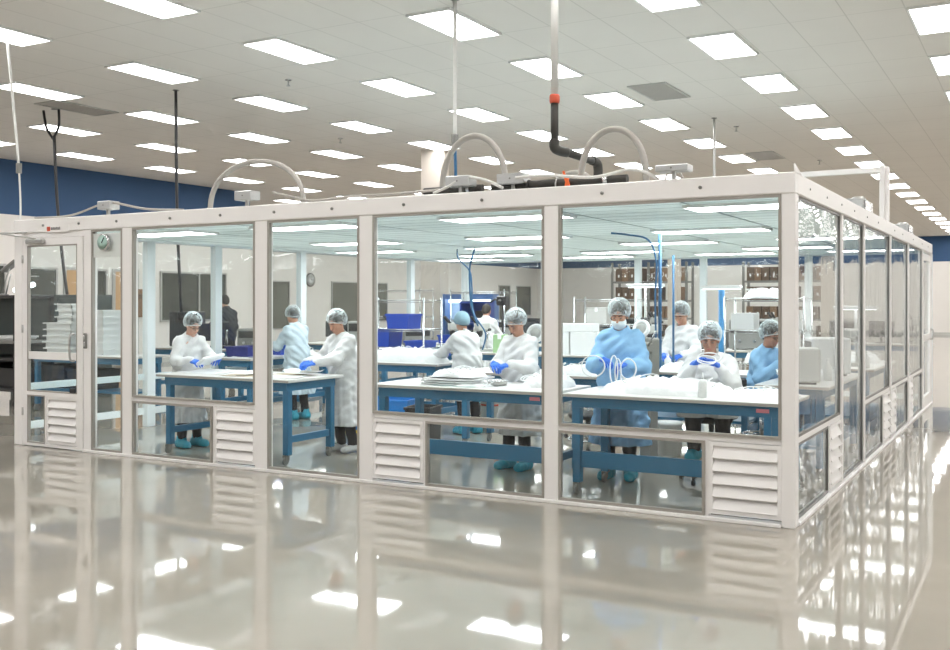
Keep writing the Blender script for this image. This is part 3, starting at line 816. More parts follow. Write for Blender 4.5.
def V3(*a): return np.array(a, float)
def person(label, loc, face, H=1.66, lean=.10, side=0.0, hp=.45, hyaw=0.0, hr=(.12, .34, 1.0), hl=(-.12, .34, 1.0), fr=(-.5, .8, -.3), fl=(.5, .8, -.3),
           curl=(.45, .45), gown=None, gname='gown', hem=.33, bulk=1.0, seat=None, foot=.0, shoe='cover', skin='tan', hair=None, net='net', mask=None, glasses=False,
           jacket=False, bare_hands=False, stance=.10, fwd=.0):
    """a standing or seated worker; face = world direction (degrees) the body looks to; local +y is forward, +x the person's right"""
    s = H/1.70; root = thing('person', label, 'person', loc, math.radians(face)-PI/2)
    pz = .94*s if seat is None else seat+.09
    P = V3(0, 0, pz); up = V3(math.sin(side), math.sin(lean)*math.cos(side), math.cos(lean)*math.cos(side))
    sp = lambda t: P+up*t*s
    nb = sp(.49)
    sh = [sp(.425)+V3(x, 0, 0)*s for x in (.152, -.152)]
    lean2 = lean*.9+.05
    Rz = np.array([[math.cos(hyaw), -math.sin(hyaw), 0], [math.sin(hyaw), math.cos(hyaw), 0], [0, 0, 1]])
    Rx = np.array([[1, 0, 0], [0, math.cos(-hp), -math.sin(-hp)], [0, math.sin(-hp), math.cos(-hp)]])
    R = Rz@Rx
    hc = nb+V3(math.sin(side)*.1, .03+math.sin(hp)*.055+math.sin(lean2)*.08, .165-abs(math.sin(hp))*.018)*s
    hd = lambda x, y, z: hc+R@(V3(x, y, z)*s)
    elb = []; wr = []
    for i, (S, T) in enumerate(zip(sh, (hr, hl))):
        T = V3(*T); a, b_ = .285*s, .255*s; d = T-S; L = min(np.linalg.norm(d), (a+b_)*.985); dn = d/np.linalg.norm(d); T = S+dn*L
        pole = V3(.55 if i == 0 else -.55, -.35, -1.0); pole = pole-dn*(pole@dn); pole /= np.linalg.norm(pole)
        ca = (a*a+L*L-b_*b_)/(2*a*L); E_ = S+dn*a*ca+pole*a*math.sqrt(max(0, 1-ca*ca)); elb.append(E_); wr.append(T)
    if seat is None:
        legs = [(V3(x*.09, 0, .90)*s, V3(x*stance, .03+fwd*.6, .49)*s, V3(x*(stance+.01), -.03+fwd, .09)*s) for x in (1, -1)]
    else:
        legs = [(P+V3(x*.09, .02, -.02), V3(x*.13, .40*s, seat+.04), V3(x*.12, .36*s, foot+.10)) for x in (1, -1)]
    feet = [(an+V3(0, -.03, -.035)*1.0, an+V3((an[0] > 0)*.04-.02, .15*s, -.045)) for _, _, an in legs]
    allp = np.array([hc, *elb, *wr, *[q for l in legs for q in l], *[q for l in feet for q in l], P])
    lo = allp.min(0)-.24; hi = allp.max(0)+.26; lo[2] = min(lo[2], foot)-.02 if seat is not None else -.03
    hi[2] = hc[2]+.18
    fx = (hc[0]-.09, hc[0]+.09); fy = (hc[1]-.12, hc[1]+.14)
    # the body: one continuous surface
    B = Field(axis(lo[0], hi[0], .016, *fx, .0065), axis(lo[1], hi[1], .016, *fy, .0065), axis(lo[2], hi[2], .018, hc[2]-.14, hi[2], .0065))
    B.ell(P+V3(0, 0, .02), V3(.155*bulk, .115*bulk, .13)*s, k=.05)
    B.ell(sp(.16), V3(.135*bulk, .10*bulk, .16)*s, k=.05)
    B.ell(sp(.33), V3(.155*bulk, .105*bulk, .17)*s, k=.05)
    B.cone(sh[0], sh[1], .055*s, .055*s, k=.06)
    for i in range(2):
        B.cone(sh[i], elb[i], .050*s, .040*s, k=.04); B.cone(elb[i], wr[i], .041*s, .024*s, k=.02)
        f_ = V3(*(fr, fl)[i]); f_ /= np.linalg.norm(f_)
        B.ell(wr[i]+f_*.045, (.020, .020, .020), k=.01)
        h_, k_, a_ = legs[i]
        B.cone(h_, k_, .085*s, .058*s, k=.05); B.cone(k_, a_, .056*s, .037*s, k=.03); B.cone(feet[i][0], feet[i][1], .034, .03, k=.03)
    B.cone(nb-up*.03, hd(0, -.025, -.06), .056*s, .050*s, k=.04)
    B.ell(hd(0, -.015, .035), V3(.076, .096, .086)*s, k=.02, R=R)
    B.ell(hd(0, .022, -.035), V3(.060, .070, .080)*s, k=.03, R=R)
    B.ell(hd(0, .052, -.088), V3(.030, .028, .026)*s, k=.03, R=R)
    for x in (-1, 1):
        B.ell(hd(x*.036, .060, -.030), V3(.022, .020, .022)*s, k=.02, R=R)
        B.ell(hd(x*.032, .094, .006), V3(.014, .012, .010)*s, k=.012, R=R, op='sub')
        B.ell(hd(x*.077, -.010, -.012), V3(.010, .020, .032)*s, k=.008, R=R)
        B.ell(hd(x*.030, .080, .026), V3(.022, .010, .007)*s, k=.012, R=R)
    B.cone(hd(0, .090, .004), hd(0, .112, -.030), .009*s, .0135*s, k=.010)
    B.ell(hd(0, .082, -.060), V3(.024, .014, .012)*s, k=.012, R=R)
    add_mesh('body', B.mesh('body', 1), M_SKIN[skin], root)
    # face details
    Mh = Matrix([[*R[0], hc[0]], [*R[1], hc[1]], [*R[2], hc[2]], [0, 0, 0, 1]])
    def hpart(name, mb, m):
        o = mesh_obj(name, mb, m, root); o.matrix_basis = Mh; o.scale = (s, s, s) if False else o.scale; return o
    def blob(c, r, n=10, mi=0, lo_=-1):
        m_ = MB(); prof = []
        for q in range(9):
            a = -PI/2+PI*q/8; prof.append((max(math.cos(a), .01), math.sin(a)))
        m_.lathe(prof, n=n, ax='y'); m_.v = [(c[0]+v[0]*r[0], c[1]+v[1]*r[1], c[2]+v[2]*r[2]) for v in m_.v]; return m_
    for x in (-1, 1):
        e = blob((x*.032*s, .085*s, .002*s), (.014*s, .009*s, .0038*s)); e2 = blob((x*.032*s, .090*s, .001*s), (.010*s, .0065*s, .0040*s))
        nn = len(e.mi); e.add(e2.v, e2.f, 1, True); hpart('eye', e, [M_EYE, M_IRIS])
        hpart('eyebrow', MB().tube([(x*.014*s, .099*s, .028*s), (x*.032*s, .099*s, .034*s), (x*.052*s, .086*s, .028*s)], .0048*s, 6), M_HAIR)
    if mask is None: hpart('mouth', blob((0, .094*s, -.060*s), (.022*s, .007*s, .0065*s)), M_LIP)
    # hair
    hm = hair or M_HAIR
    A = Field(*[axis(hc[i]-.16, hc[i]+.16, .007) for i in range(3)])
    A.ell(hd(0, -.022, .040), V3(.084, .100, .092)*s, k=.01, R=R)
    A.ell(hd(0, -.060, -.010), V3(.072, .060, .080)*s, k=.03, R=R)
    n = R@V3(0, -.62, .78); A.plane(n, float(n@hd(0, .070, .040)) if True else 0)
    n2 = R@V3(0, -.95, .1)
    me = A.mesh('hair', 1)
    add_mesh('hair', me, hm, root)
    if net:
        A = Field(*[axis(hc[i]-.19, hc[i]+.19, .008) for i in range(3)])
        A.ell(hd(0, -.030, .052), V3(.112, .130, .118)*s, k=.01, R=R)
        A.ell(hd(0, -.075, .0), V3(.086, .075, .085)*s, k=.04, R=R)
        n = R@V3(0, -.55, .83); A.plane(n, float(n@hd(0, .088, .046)))
        if net == 'net':
            A.ripple(lambda X, Y, Z: .003*np.sin(90*X+40*Z)*np.sin(80*Y))
        add_mesh('hairnet', A.mesh('hairnet', 1), M_NET if net == 'net' else M_NETSOLID, root)
        pts = []
        for q in range(24):
            a = 2*PI*q/24; y = .092*math.cos(a)-.012; pts.append(tuple(hd(.084*math.sin(a), y, .052-(.092-y)*.55-.004)))
        part('elastic_band', MB().tube(pts, .006, 6, closed=True), M_WPLAST if net == 'net' else M_NETSOLID, root)
    if mask:
        A = Field(*[axis(hc[i]-.15, hc[i]+.15, .007) for i in range(3)])
        A.ell(hd(0, .036, -.062), V3(.073, .078, .068)*s, k=.02, R=R)
        A.cone(hd(0, .085, -.02), hd(0, .10, -.04), .02, .024, k=.02)
        n = R@V3(0, 0, -1); A.plane(n, float(n@hd(0, 0, -.028)))
        n = R@V3(0, 1, 0); A.plane(n, float(n@hd(0, -.02, 0)))
        add_mesh('beard_cover' if mask == 'beard' else 'face_mask', A.mesh('mask', 1), mask_m, root)
    if glasses:
        g = MB()
        for x in (-1, 1):
            g.tube([(x*.034*s+.021*s*math.cos(2*PI*q/14), .104*s, .002*s+.015*s*math.sin(2*PI*q/14)) for q in range(14)], .0028, 5, closed=True)
            g.tube([(x*.056*s, .103*s, .006*s), (x*.082*s, .05*s, .006*s), (x*.084*s, -.01*s, .0)], .0028, 5)
        g.tube([(-.013*s, .105*s, .006*s), (.013*s, .105*s, .006*s)], .0028, 5)
        hpart('glasses', g, M_BLACK)
    # trousers
    T = Field(axis(-.32, .32, .014), axis(lo[1], hi[1], .014), axis(lo[2], pz+.12, .014))
    for h_, k_, a_ in legs:
        T.cone(h_, k_, .090*s*bulk, .074*s, k=.04); T.cone(k_, a_+V3(0, 0, .01), .073*s, .060*s, k=.03)
    T.ell(P+V3(0, 0, -.01), V3(.140*bulk, .105*bulk, .11)*s, k=.04)
    T.plane((0, 0, 1), legs[0][2][2]-.015)
    T.ripple(lambda X, Y, Z: .004*np.sin(40*Z+9*X)*np.sin(30*X+20*Y))
    add_mesh('trousers', T.mesh('trousers', 1), M_TROUSER, root)
    # shoes
    for (h_, t_) in feet:
        K = Field(axis(h_[0]-.12, h_[0]+.12, .008), axis(h_[1]-.14, t_[1]+.14, .008), axis(h_[2]-.09, h_[2]+.16, .008))
        rr = .062 if shoe == 'cover' else .047
        K.cone(h_, t_, rr, rr*.9, k=.02, sq=(.95, 1, .85))
        K.cone(h_+V3(0, .02, .0), h_+V3(0, .025, .075 if shoe == 'cover' else .03), .062 if shoe == 'cover' else .045, .054 if shoe == 'cover' else .04, k=.03)
        K.plane((0, 0, 1), (0 if seat is None else foot)+.004)
        K.plane((0, 0, -1), -(h_[2]+(.095 if shoe == 'cover' else .045)))
        if shoe == 'cover': K.ripple(lambda X, Y, Z: .004*np.sin(120*Y+30*Z)*np.sin(90*X))
        add_mesh('shoe_cover' if shoe == 'cover' else 'shoe', K.mesh('shoe', 1), M_SHOECOVER if shoe == 'cover' else (M_SNEAKER if shoe == 'sneaker' else M_BLACK), root)
    # gown or jacket
    st = .0105
    Gf = Field(axis(lo[0], hi[0], st), axis(lo[1], hi[1], st), axis(max(hem-.03, lo[2]) if not jacket else P[2]-.12, hi[2]-.1, st))
    b2 = bulk
    Gf.ell(sp(.30), V3(.185*b2, .138*b2, .22)*s, k=.05)
    Gf.ell(sp(.08), V3(.180*b2, .145*b2, .20)*s, k=.08)
    Gf.cone(sh[0], nb, .066*s, .060*s, k=.05); Gf.cone(sh[1], nb, .066*s, .060*s, k=.05)
    Gf.cone(nb-up*.06, nb+up*.035, .085*s, .066*s, k=.04)
    if not jacket:
        if seat is None:
            z1 = pz+.16*s; c1 = sp(.16); ph = (loc[0]*7) % 6
            X, Y, Z = Gf.P((slice(None),)*3)
            t = np.clip((z1-Z)/(z1-hem), 0, 1)
            cx_ = c1[0]*(1-t); cy_ = c1[1]*(1-t)+.01
            A_ = (.175*b2+(.265-.175)*t)*s; B_ = (.14*b2+(.215-.14)*t)*s
            th = np.arctan2(Y-cy_, X-cx_)
            fold = 1+t*(.055*np.sin(7*th+ph+2*t)+.035*np.sin(13*th+2*ph-3*t)+.02*np.sin(23*th))
            rr = np.sqrt(((X-cx_)/(A_*fold))**2+((Y-cy_)/(B_*fold))**2)
            d = (rr-1)*np.minimum(A_, B_)*.9
            d = np.maximum(d, Z-z1)
            Gf.F = smin(Gf.F, d.astype(np.float32), .05)
        else:
            for h_, k_, a_ in legs:
                Gf.cone(P+V3(0, .05, 0), k_+V3(0, -.01, .0), .15*s, .115*s, k=.06)
                Gf.cone(k_+V3(0, -.02, -.01), V3(k_[0]*1.05, k_[1]-.02, hem), .112*s, .12*s, k=.06)
            Gf.cone(P+V3(0, -.02, 0), V3(0, -.04, hem+.1), .20*s*b2, .20*s, k=.06)
    else:
        Gf.ell(P, V3(.18*b2, .14*b2, .12)*s, k=.05)
    for i in range(2):
        Gf.cone(sh[i], elb[i], .076*s*b2**.5, .074*s*b2**.5, k=.03); Gf.cone(elb[i], wr[i]-(wr[i]-elb[i])*.02, .076*s*b2**.5, .046*s, k=.03)
    q = (loc[1]*5) % 6
    Gf.ripple(lambda X, Y, Z: .009*np.sin(34*X+16*Z+q+2*np.sin(9*Z))*np.sin(24*Z+13*Y+q+2*np.sin(8*X))+.006*np.sin(60*Z+33*X-28*Y+2.5*np.sin(12*X+q))*np.sin(30*Y+12*X))
    Gf.cone(nb+up*.0, hd(0, 0, -.02), .058*s, .085*s, k=.0, op='sub')
    Gf.plane((0, 0, 1), hem if not jacket else P[2]-.09)
    add_mesh(gname, Gf.mesh(gname, 1), gown, root)
    # gloved hands
    if not bare_hands:
        for i in range(2):
            f_ = V3(*(fr, fl)[i]); f_ /= np.linalg.norm(f_)
            z_ = V3(0, 0, 1)-f_*f_[2]; z_ += V3((.35, -.35)[i], 0, 0); z_ -= f_*(z_@f_); z_ /= np.linalg.norm(z_)
            x_ = np.cross(f_, z_)
            o = wr[i]
            # thumbs point to the body's middle: the right hand's thumb side is -x of the hand frame
            M = Matrix([[x_[0], f_[0], z_[0], o[0]], [x_[1], f_[1], z_[1], o[1]], [x_[2], f_[2], z_[2], o[2]], [0, 0, 0, 1]])
            add_mesh('glove', glove(curl[i], -1 if i == 0 else 1), M_GLOVE, root, M)
    return root, wr
mask_m = mat('white_mask_fabric', (.72, .80, .84), .8, bump=.3)
# ------------------------------------------------------------------ things on the roof and hanging from the hall ceiling
def arch(label, a, b_, h, r=.028):
    t = thing('flexible_conduit', label, 'conduit', a)
    pts = [Vector(q)-Vector(a) for q in arc_pts(a, b_, h, 30, .8)]
    part('conduit', MB().tube(pts, r, 10), M_CONDUIT, t)
    for e in (pts[0], pts[-1]):
        part('fitting', MB().lathe([(.05, 0), (.05, .03), (.036, .05)], tuple(e), n=12), M_STEEL, t)
    return t
arch('large arched grey conduit left of centre on the clean room roof', (-6.12, .35, ZT), (-4.86, .35, ZT), .50)
arch('arched grey conduit in the middle, in front of the hall pillar', (-3.27, .4, ZT), (-2.60, .4, ZT), .56)
arch('tall arched grey conduit at the right, rising above the dark pipe', (-1.86, .35, ZT), (-1.27, .35, ZT), .50)
arch('low arched grey conduit behind the vertical dark pipe', (-2.72, 1.6, ZT), (-2.22, 1.6, ZT), .34, .022)
arch('tiny looped cable on the roof right of the tall conduit', (-1.12, .36, ZT), (-.96, .36, ZT), .12, .008)

def joist(y, l): return solo('roof_joist', l, 'beam', MB().box((-8.73, y-.03, ZH+.04), (-.09, y+.03, ZT)), M_FRAME, (0, 0, 0), world=True)
joist(.36, 'white roof joist right behind the front header')
joist(2.0, 'second white roof joist counted from the front header')
joist(1.6, 'white roof joist under the low arched conduit')
joist(1.25, 'white roof joist under the sprinkler pipe')
joist(4.15, 'white roof joist under the first fan filter box')
joist(5.12, 'white roof joist under the tall roof post')
joist(8.2, 'white roof joist under the second fan filter box')
def jbox(label, x, y, w=.2, d=.14, h=.09):
    t = thing('junction_box', label, 'electrical box', (x, y, ZT))
    part('stand', MB().box((-.015, -.015, -.02), (.015, .015, .06)), M_STEEL, t)
    part('box', MB().box((-w/2, -d/2, .06), (w/2, d/2, .06+h), c=.006), M_ALU, t)
    part('cover_screw', MB().lathe([(.008, -.004), (.008, 0)], (0, -d/2-.001, .06+h/2), n=8, ax='y'), M_MGREY, t)
jbox('grey junction box on the roof above the door post', -7.30, .02)
jbox('grey junction box at the left foot of the large arched conduit', -5.30, .02, .22)
jbox('grey junction box on the roof between the middle conduit feet', -2.86, .05, .24)
jbox('grey junction box left of the orange tape on the roof', -2.38, .12, .26)
jbox('grey junction box beside the tiny looped cable', -.92, .0, .26, .14, .05)
def cable(label, pts, r, m, cat='cable', name='cable'):
    p0 = Vector(pts[0])
    return solo(name, label, cat, MB().tube([q-p0 for q in smooth_pts(pts, 6)], r, 8), m, tuple(p0))
cable('long white cable running along the header from the door to the large conduit', [(-8.5, 0, 2.62), (-7.9, 0, 2.62), (-7.4, 0, 2.72), (-7.2, 0, 2.73), (-6.7, 0, 2.64), (-6.2, .05, 2.61)], .012, M_CONDUIT)
cable('white cable sagging from the left junction box along the roof edge', [(-4.95, .0, 2.72), (-4.7, -.0, 2.66), (-4.45, 0, 2.615), (-4.0, 0, 2.63), (-3.4, 0, 2.63), (-3.05, 0, 2.64)], .012, M_CONDUIT)
cable('white cable looping up to the middle junction box', [(-3.1, -.02, 2.61), (-2.95, -.02, 2.66), (-2.8, 0, 2.73), (-2.6, 0, 2.70), (-2.42, 0, 2.62)], .013, M_CABLEW)
cable('white cable draped over the roof pipe from the orange tape to the tall conduit', [(-2.3, .0, 2.70), (-2.0, .0, 2.70), (-1.6, 0, 2.66), (-1.3, 0, 2.70), (-1.15, 0, 2.67), (-1.05, .02, 2.61)], .013, M_CABLEW)
# pipe drop
pp = thing('sprinkler_pipe', 'dark iron pipe with elbows and red coupling dropping from the ceiling to the roof', 'pipe', (-2.17, .5, ZT))
px_, py_ = -2.06, .5
part('upper_pipe', MB().cyl((0, 0, .86), (0, 0, ZC-ZT-.002), .034, 14), M_CABLEW, pp)
part('coupling', MB().lathe([(.042, .80), (.046, .82), (.046, .86), (.040, .875)], n=14), M_RED, pp)
part('vertical_pipe', MB().cyl((0, 0, .42), (0, 0, .82), .035, 14), M_PIPE, pp)
part('elbow', MB().tube(smooth_pts([(0, 0, .48), (0, .0, .41), (.03, .06, .385), (.06, .13, .38)], 5), .044, 12), M_PIPE, pp)
part('cross_pipe', MB().cyl((.05, .10, .385), (.10, .70, .36), .035, 14), M_PIPE, pp)
part('elbow', MB().tube(smooth_pts([(.09, .62, .37), (.10, .72, .355), (.10, .75, .30), (.10, .75, .24)], 5), .044, 12), M_PIPE, pp)
part('lower_pipe', MB().cyl((.10, .75, .02), (.10, .75, .28), .035, 14), M_PIPE, pp)
hp = thing('roof_pipe', 'horizontal black iron pipe lying along the front edge of the roof', 'pipe', (-1.98, .15, ZT))
part('pipe', MB().cyl((-.62, 0, .05), (.62, 0, .05), .036, 14), M_PIPE, hp)
part('collar', MB().cyl((.42, 0, .05), (.46, 0, .05), .05, 14), M_CHROME, hp)
part('collar', MB().cyl((-.30, 0, .05), (-.26, 0, .05), .045, 14), M_PIPE, hp)
part('pipe_clamp', MB().box((-.02, -.04, 0), (.02, .04, .015)).tube(arc_pts((0, -.042, .01), (0, .042, .01), .09, 10), .006, 6), M_STEEL, hp)
hp2 = thing('roof_pipe', 'short black iron pipe on the roof left of the middle junction box', 'pipe', (-2.95, .15, ZT))
part('pipe', MB().cyl((-.35, 0, .05), (.25, 0, .05), .034, 14), M_PIPE, hp2)
part('collar', MB().cyl((.1, 0, .05), (.13, 0, .05), .045, 14), M_CHROME, hp2)
solo('orange_tape', 'bright orange tape tied around the roof pipe', 'tape', MB().tube([(0, .048*math.cos(a), .048*math.sin(a)) for a in [2*PI*k/14 for k in range(14)]], .014, 6, closed=True).box((-.02, -.065, -.11), (.015, -.052, .0), rot=(0, .2, 0)).box((.0, -.07, -.09), (.03, -.058, .03), rot=(0, -.3, 0)).box((-.03, -.06, .02), (-.012, -.05, .09), rot=(0, -.3, 0)), M_ORANGE, (-1.87, .15, ZT+.052))
# hanging cables and rods
def hanger(label, x, y, z0, segs, r=.014, top=None, name='hanging_cable'):
    t = thing(name, label, 'cable', (x, y, z0))
    for nm, pts, m, rr in segs: part(nm, MB().tube(smooth_pts(pts, 4), rr, 8), m, t)
    part('ceiling_mount', MB().lathe([(.05, ZC-z0-.012), (.05, ZC-z0-.002)], tuple(top or (0, 0, 0)), n=12), M_MGREY, t)
    return t
t = hanger('black Y-shaped power cable hanging from the ceiling behind the clean room door', -13.32, 3.97, 1.785,
  [('cable', [(.34, 0, 0), (.22, 0, .6), (.08, 0, 1.6), (-.0, 0, 2.75)], M_BLACK, .026),
   ('branch', [(-.03, 0, 2.7), (-.2, 0, 2.9), (-.28, 0, 3.21)], M_BLACK, .022), ('branch', [(-.03, 0, 2.7), (.12, 0, 2.9), (.12, 0, 3.21)], M_BLACK, .022)])
t2 = hanger('straight black power cable hanging from the ceiling above the worker by the door', -10.33, 3.9, 1.5, [('cable', [(.12, 0, 0), (.03, 0, 1.5), (0, 0, 3.49)], M_BLACK, .024), ('plug', [(.12, 0, 0), (.12, 0, -.12)], M_BLACK, .05)])
t3 = hanger('thin white cord with a knotted coupling hanging at the far left', -9.24, .35, ZT-.0, [('lower_cord', [(.0, 0, -.02), (-.0, 0, .3), (-.03, 0, .68)], M_CABLEW, .011), ('upper_cord', [(-.03, 0, .70), (-.14, 0, 1.5), (-.27, 0, 2.40)], M_CABLEW, .016), ('coupling', [(-.03, 0, .62), (-.03, 0, .66), (-.03, 0, .74)], M_MGREY, .034)], top=(-.27, 0, 0))
t4 = hanger('white drop pole with black lower cable hanging behind the middle conduit', -4.08, 2.0, ZT-.02, [('drop_pole', [(0, 0, .85), (0, 0, 1.6), (0, 0, 2.42)], M_CABLEW, .022), ('cable', [(0, 0, .02), (.01, 0, .4), (0, 0, .85)], M_HOSE, .017), ('socket', [(0, 0, .78), (0, 0, .92)], M_MGREY, .04), ('foot_plate', [(0, 0, .0), (0, 0, .03)], M_HOSE, .09)], name='power_drop')
t5 = hanger('thin grey rod hanging from the ceiling right of the tall conduit', -3.62, 10.45, ZT-.02, [('rod', [(0, 0, 0), (0, 0, 1.2), (0, 0, 2.42)], M_STEEL, .022)], name='hanging_rod')
# hoist frame on the right
hf = thing('hoist_frame', 'tall white post with a long white top beam above the right side wall', 'frame', (-.03, 5.12, ZT))
part('post', MB().box((-.07, -.07, 0), (-.015, .07, .66), c=.005).box((-.005, -.04, 0), (.03, .04, .64), c=.005).box((-.015, -.03, 0), (-.005, .03, .62)), M_FRAME, hf)
part('beam', MB().box((-4.2, -.04, .58), (-.02, .04, .64), c=.005), M_FRAME, hf)
part('far_post', MB().box((-4.2, -.05, 0), (-4.1, .05, .58), c=.005), M_FRAME, hf)
def ffu(label, y):
    t = thing('fan_filter_unit', label, 'air filter unit', (-.20, y, ZT))
    part('housing', MB().box((-.12, -.28, 0), (.10, .28, .17), c=.012), M_ALU, t)
    part('inlet_hood', MB().lathe([(.08, .17), (.08, .19), (.05, .21)], n=16), M_STEEL, t)
    part('cover_strip', MB().box((.10, -.26, .01), (.115, .26, .15), c=.004), M_CHROME, t)
ffu('nearer galvanised fan filter box on the right edge of the roof', 4.15)
ffu('farther galvanised fan filter box on the right edge of the roof', 8.2)

# ------------------------------------------------------------------ tables
def table(label, x0, x1, y0, y1, z=.87, wide=None, ends=True, shelf=None, tag_=False):
    t = thing('work_table', label, 'table', ((x0+x1)/2, (y0+y1)/2, 0))
    w = (x1-x0)/2; d = (y1-y0)/2
    part('tabletop', MB().box((-w, -d, z-.03), (w, d, z), c=.004).box((-w-.002, -d-.002, z-.026), (w+.002, -d+.002, z-.005), mi=1), [M_TOP, M_EDGE], t)
    a = MB(); i = .07
    a.box((-w+i, -d+.06, z-.12), (w-i, -d+.10, z-.03)).box((-w+i, d-.10, z-.12), (w-i, d-.06, z-.03)).box((-w+i, -d+.1, z-.12), (-w+i+.04, d-.1, z-.03)).box((w-i-.04, -d+.1, z-.12), (w-i, d-.1, z-.03))
    part('apron', a, M_TBLUE, t)
    for sx in (-1, 1):
        for sy in (-1, 1):
            cx, cy = sx*(w-i-.03), sy*(d-.08-.03)
            l = part('leg', MB().box((cx-.035, cy-.035, .10), (cx+.035, cy+.035, z-.12), c=.004), M_TBLUE, t)
            c = MB().cyl((cx-.012, cy-.03, .042), (cx+.012, cy-.03, .042), .04, 14).box((cx-.02, cy-.05, .04), (cx-.015, cy+.01, .10)).box((cx+.015, cy-.05, .04), (cx+.02, cy+.01, .10)).box((cx-.03, cy-.03, .092), (cx+.03, cy+.03, .10))
            part('caster', c, M_MGREY, l)
    if ends:
        for sx in (-1, 1):
            cx = sx*(w-i-.03)
            part('end_stretcher', MB().box((cx-.02, -d+.15, .22), (cx+.02, d-.15, .29), c=.003), M_TBLUE, t)
    if wide == 'front': part('front_stretcher', MB().box((-w+.13, -d+.10, .23), (w-.13, -d+.14, .368), c=.003), M_TBLUE, t)
    if wide == 'back': part('back_stretcher', MB().box((-w+.13, d-.14, .20), (w-.13, d-.10, .32), c=.003), M_TBLUE, t)
    if shelf: part('shelf', MB().box((-w+.1, -d+.12, shelf-.03), (w-.1, d-.12, shelf)), M_TBLUE, t)
    if tag_: part('asset_tag', MB().box((w-.25, -d+.055, z-.085), (w-.15, -d+.06, z-.055)), M_TAPEPINK, t)
    return t
TZ = .87
table('white-topped blue work table nearest the door, two workers at its ends', -6.85, -5.0, .28, 1.2)
table('white-topped blue work table with wide low stretcher in the second wide front panel', -4.06, -2.12, .35, 1.2, wide='front', tag_=True)
table('white-topped blue work table behind the corner panel, heaped with white tubing', -2.03, -.14, .35, 1.2, wide='front', tag_=True)
table('blue work table heaped with white bags, worker in teal cap leaning over it', -6.9, -5.05, 3.2, 4.0, wide='back')
table('long blue work table by the left side wall before the pale blue worker', -8.65, -7.92, 2.95, 4.85, wide='back')
table('blue work table behind the second front table, piled with white bags', -4.25, -2.35, 2.25, 3.05)
table('blue work table in front of the standing woman in white at the back', -2.65, -1.15, 3.3, 4.05, shelf=.35)
table('blue work table along the right side wall beside the seated worker in light blue', -.82, -.14, 2.1, 4.2, shelf=.3)
table('farther blue work table along the right side wall under the shelf lamp', -.95, -.14, 4.9, 6.9, shelf=.3)
table('rear blue work table carrying microscopes left of the air hose post', -7.1, -5.25, 6.0, 6.8, wide='back')
table('rear blue work table carrying cartons and microscopes behind the worker in blue', -5.05, -3.1, 6.0, 6.8, wide='back')
table('back row blue work table in front of the back wall at left', -8.65, -7.9, 6.2, 8.2)
table('back row blue work table carrying the blue cabinet', -8.65, -6.4, 8.6, 9.35)
table('back row blue work table at right', -3.6, -1.6, 8.6, 9.4)
table('blue table outside the clean room loaded with stacks of white trays', -11.9, -9.75, 2.4, 3.2, shelf=.35)
table('blue table outside the clean room with black equipment on it', -11.9, -9.8, 4.8, 5.6)
table('grey-topped blue table outside the clean room beyond the left side wall', -11.0, -9.3, 7.5, 8.4)

# ------------------------------------------------------------------ stools
def stool(label, x, y, rz, seat_z=.62, back=True, c=None):
    t = thing('lab_stool', label, 'stool', (x, y, 0), rz)
    for k in range(5):
        a = 2*PI*k/5; ex, ey = .28*math.cos(a), .28*math.sin(a)
        l = part('base_arm', MB().tube([(0, 0, .12), (ex*.6, ey*.6, .10), (ex, ey, .075)], [.024, .02, .016], 8), M_BLACK, t)
        part('caster', MB().cyl((ex-.012, ey, .03), (ex+.012, ey, .03), .028, 10).box((ex-.008, ey-.012, .03), (ex+.008, ey+.012, .08)), M_BLACK, l)
    part('gas_column', MB().cyl((0, 0, .08), (0, 0, seat_z-.05), .025, 12), M_CHROME, t)
    part('foot_ring', MB().tube([(.2*math.cos(2*PI*q/20), .2*math.sin(2*PI*q/20), .26) for q in range(20)], .01, 6, closed=True).cyl((0, 0, .26), (.2, 0, .26), .008, 6).cyl((0, 0, .26), (-.2, 0, .26), .008, 6), M_CHROME, t)
    part('seat', MB().lathe([(.10, -.05), (.19, -.045), (.205, -.01), (.19, .01), (.02, .015)], (0, 0, seat_z), n=22), c or M_BLACK, t)
    if back:
        part('back_support', MB().tube(smooth_pts([(0, -.1, seat_z-.05), (0, -.27, seat_z-.03), (0, -.26, seat_z+.2)], 5), .014, 8), M_BLACK, t)
        part('backrest', MB().box((-.18, -.28, seat_z+.12), (.18, -.23, seat_z+.36), c=.022), c or M_BLACK, t)
M_SEATBLUE = mat('blue_vinyl_seat', (.05, .16, .35), .5)
stool('black stool with five-star base under the seated worker in white', -1.08, 1.55, math.radians(180), .60, back=False)
stool('stool with blue seat under the seated worker in light blue at the right', -1.02, 3.2, math.radians(-130), .60, back=False, c=M_SEATBLUE)
stool('empty black stool behind the second front table', -3.2, 3.7, 1.0, .55)
stool('empty black stool in the aisle left of the worker in blue', -2.45, 1.9, 2.2, .52)
stool('empty black stool by the pole-mounted hoses', -1.35, 2.75, 2.9, .5)
stool('empty grey stool near the back row tables', -4.9, 5.3, .4, .55)

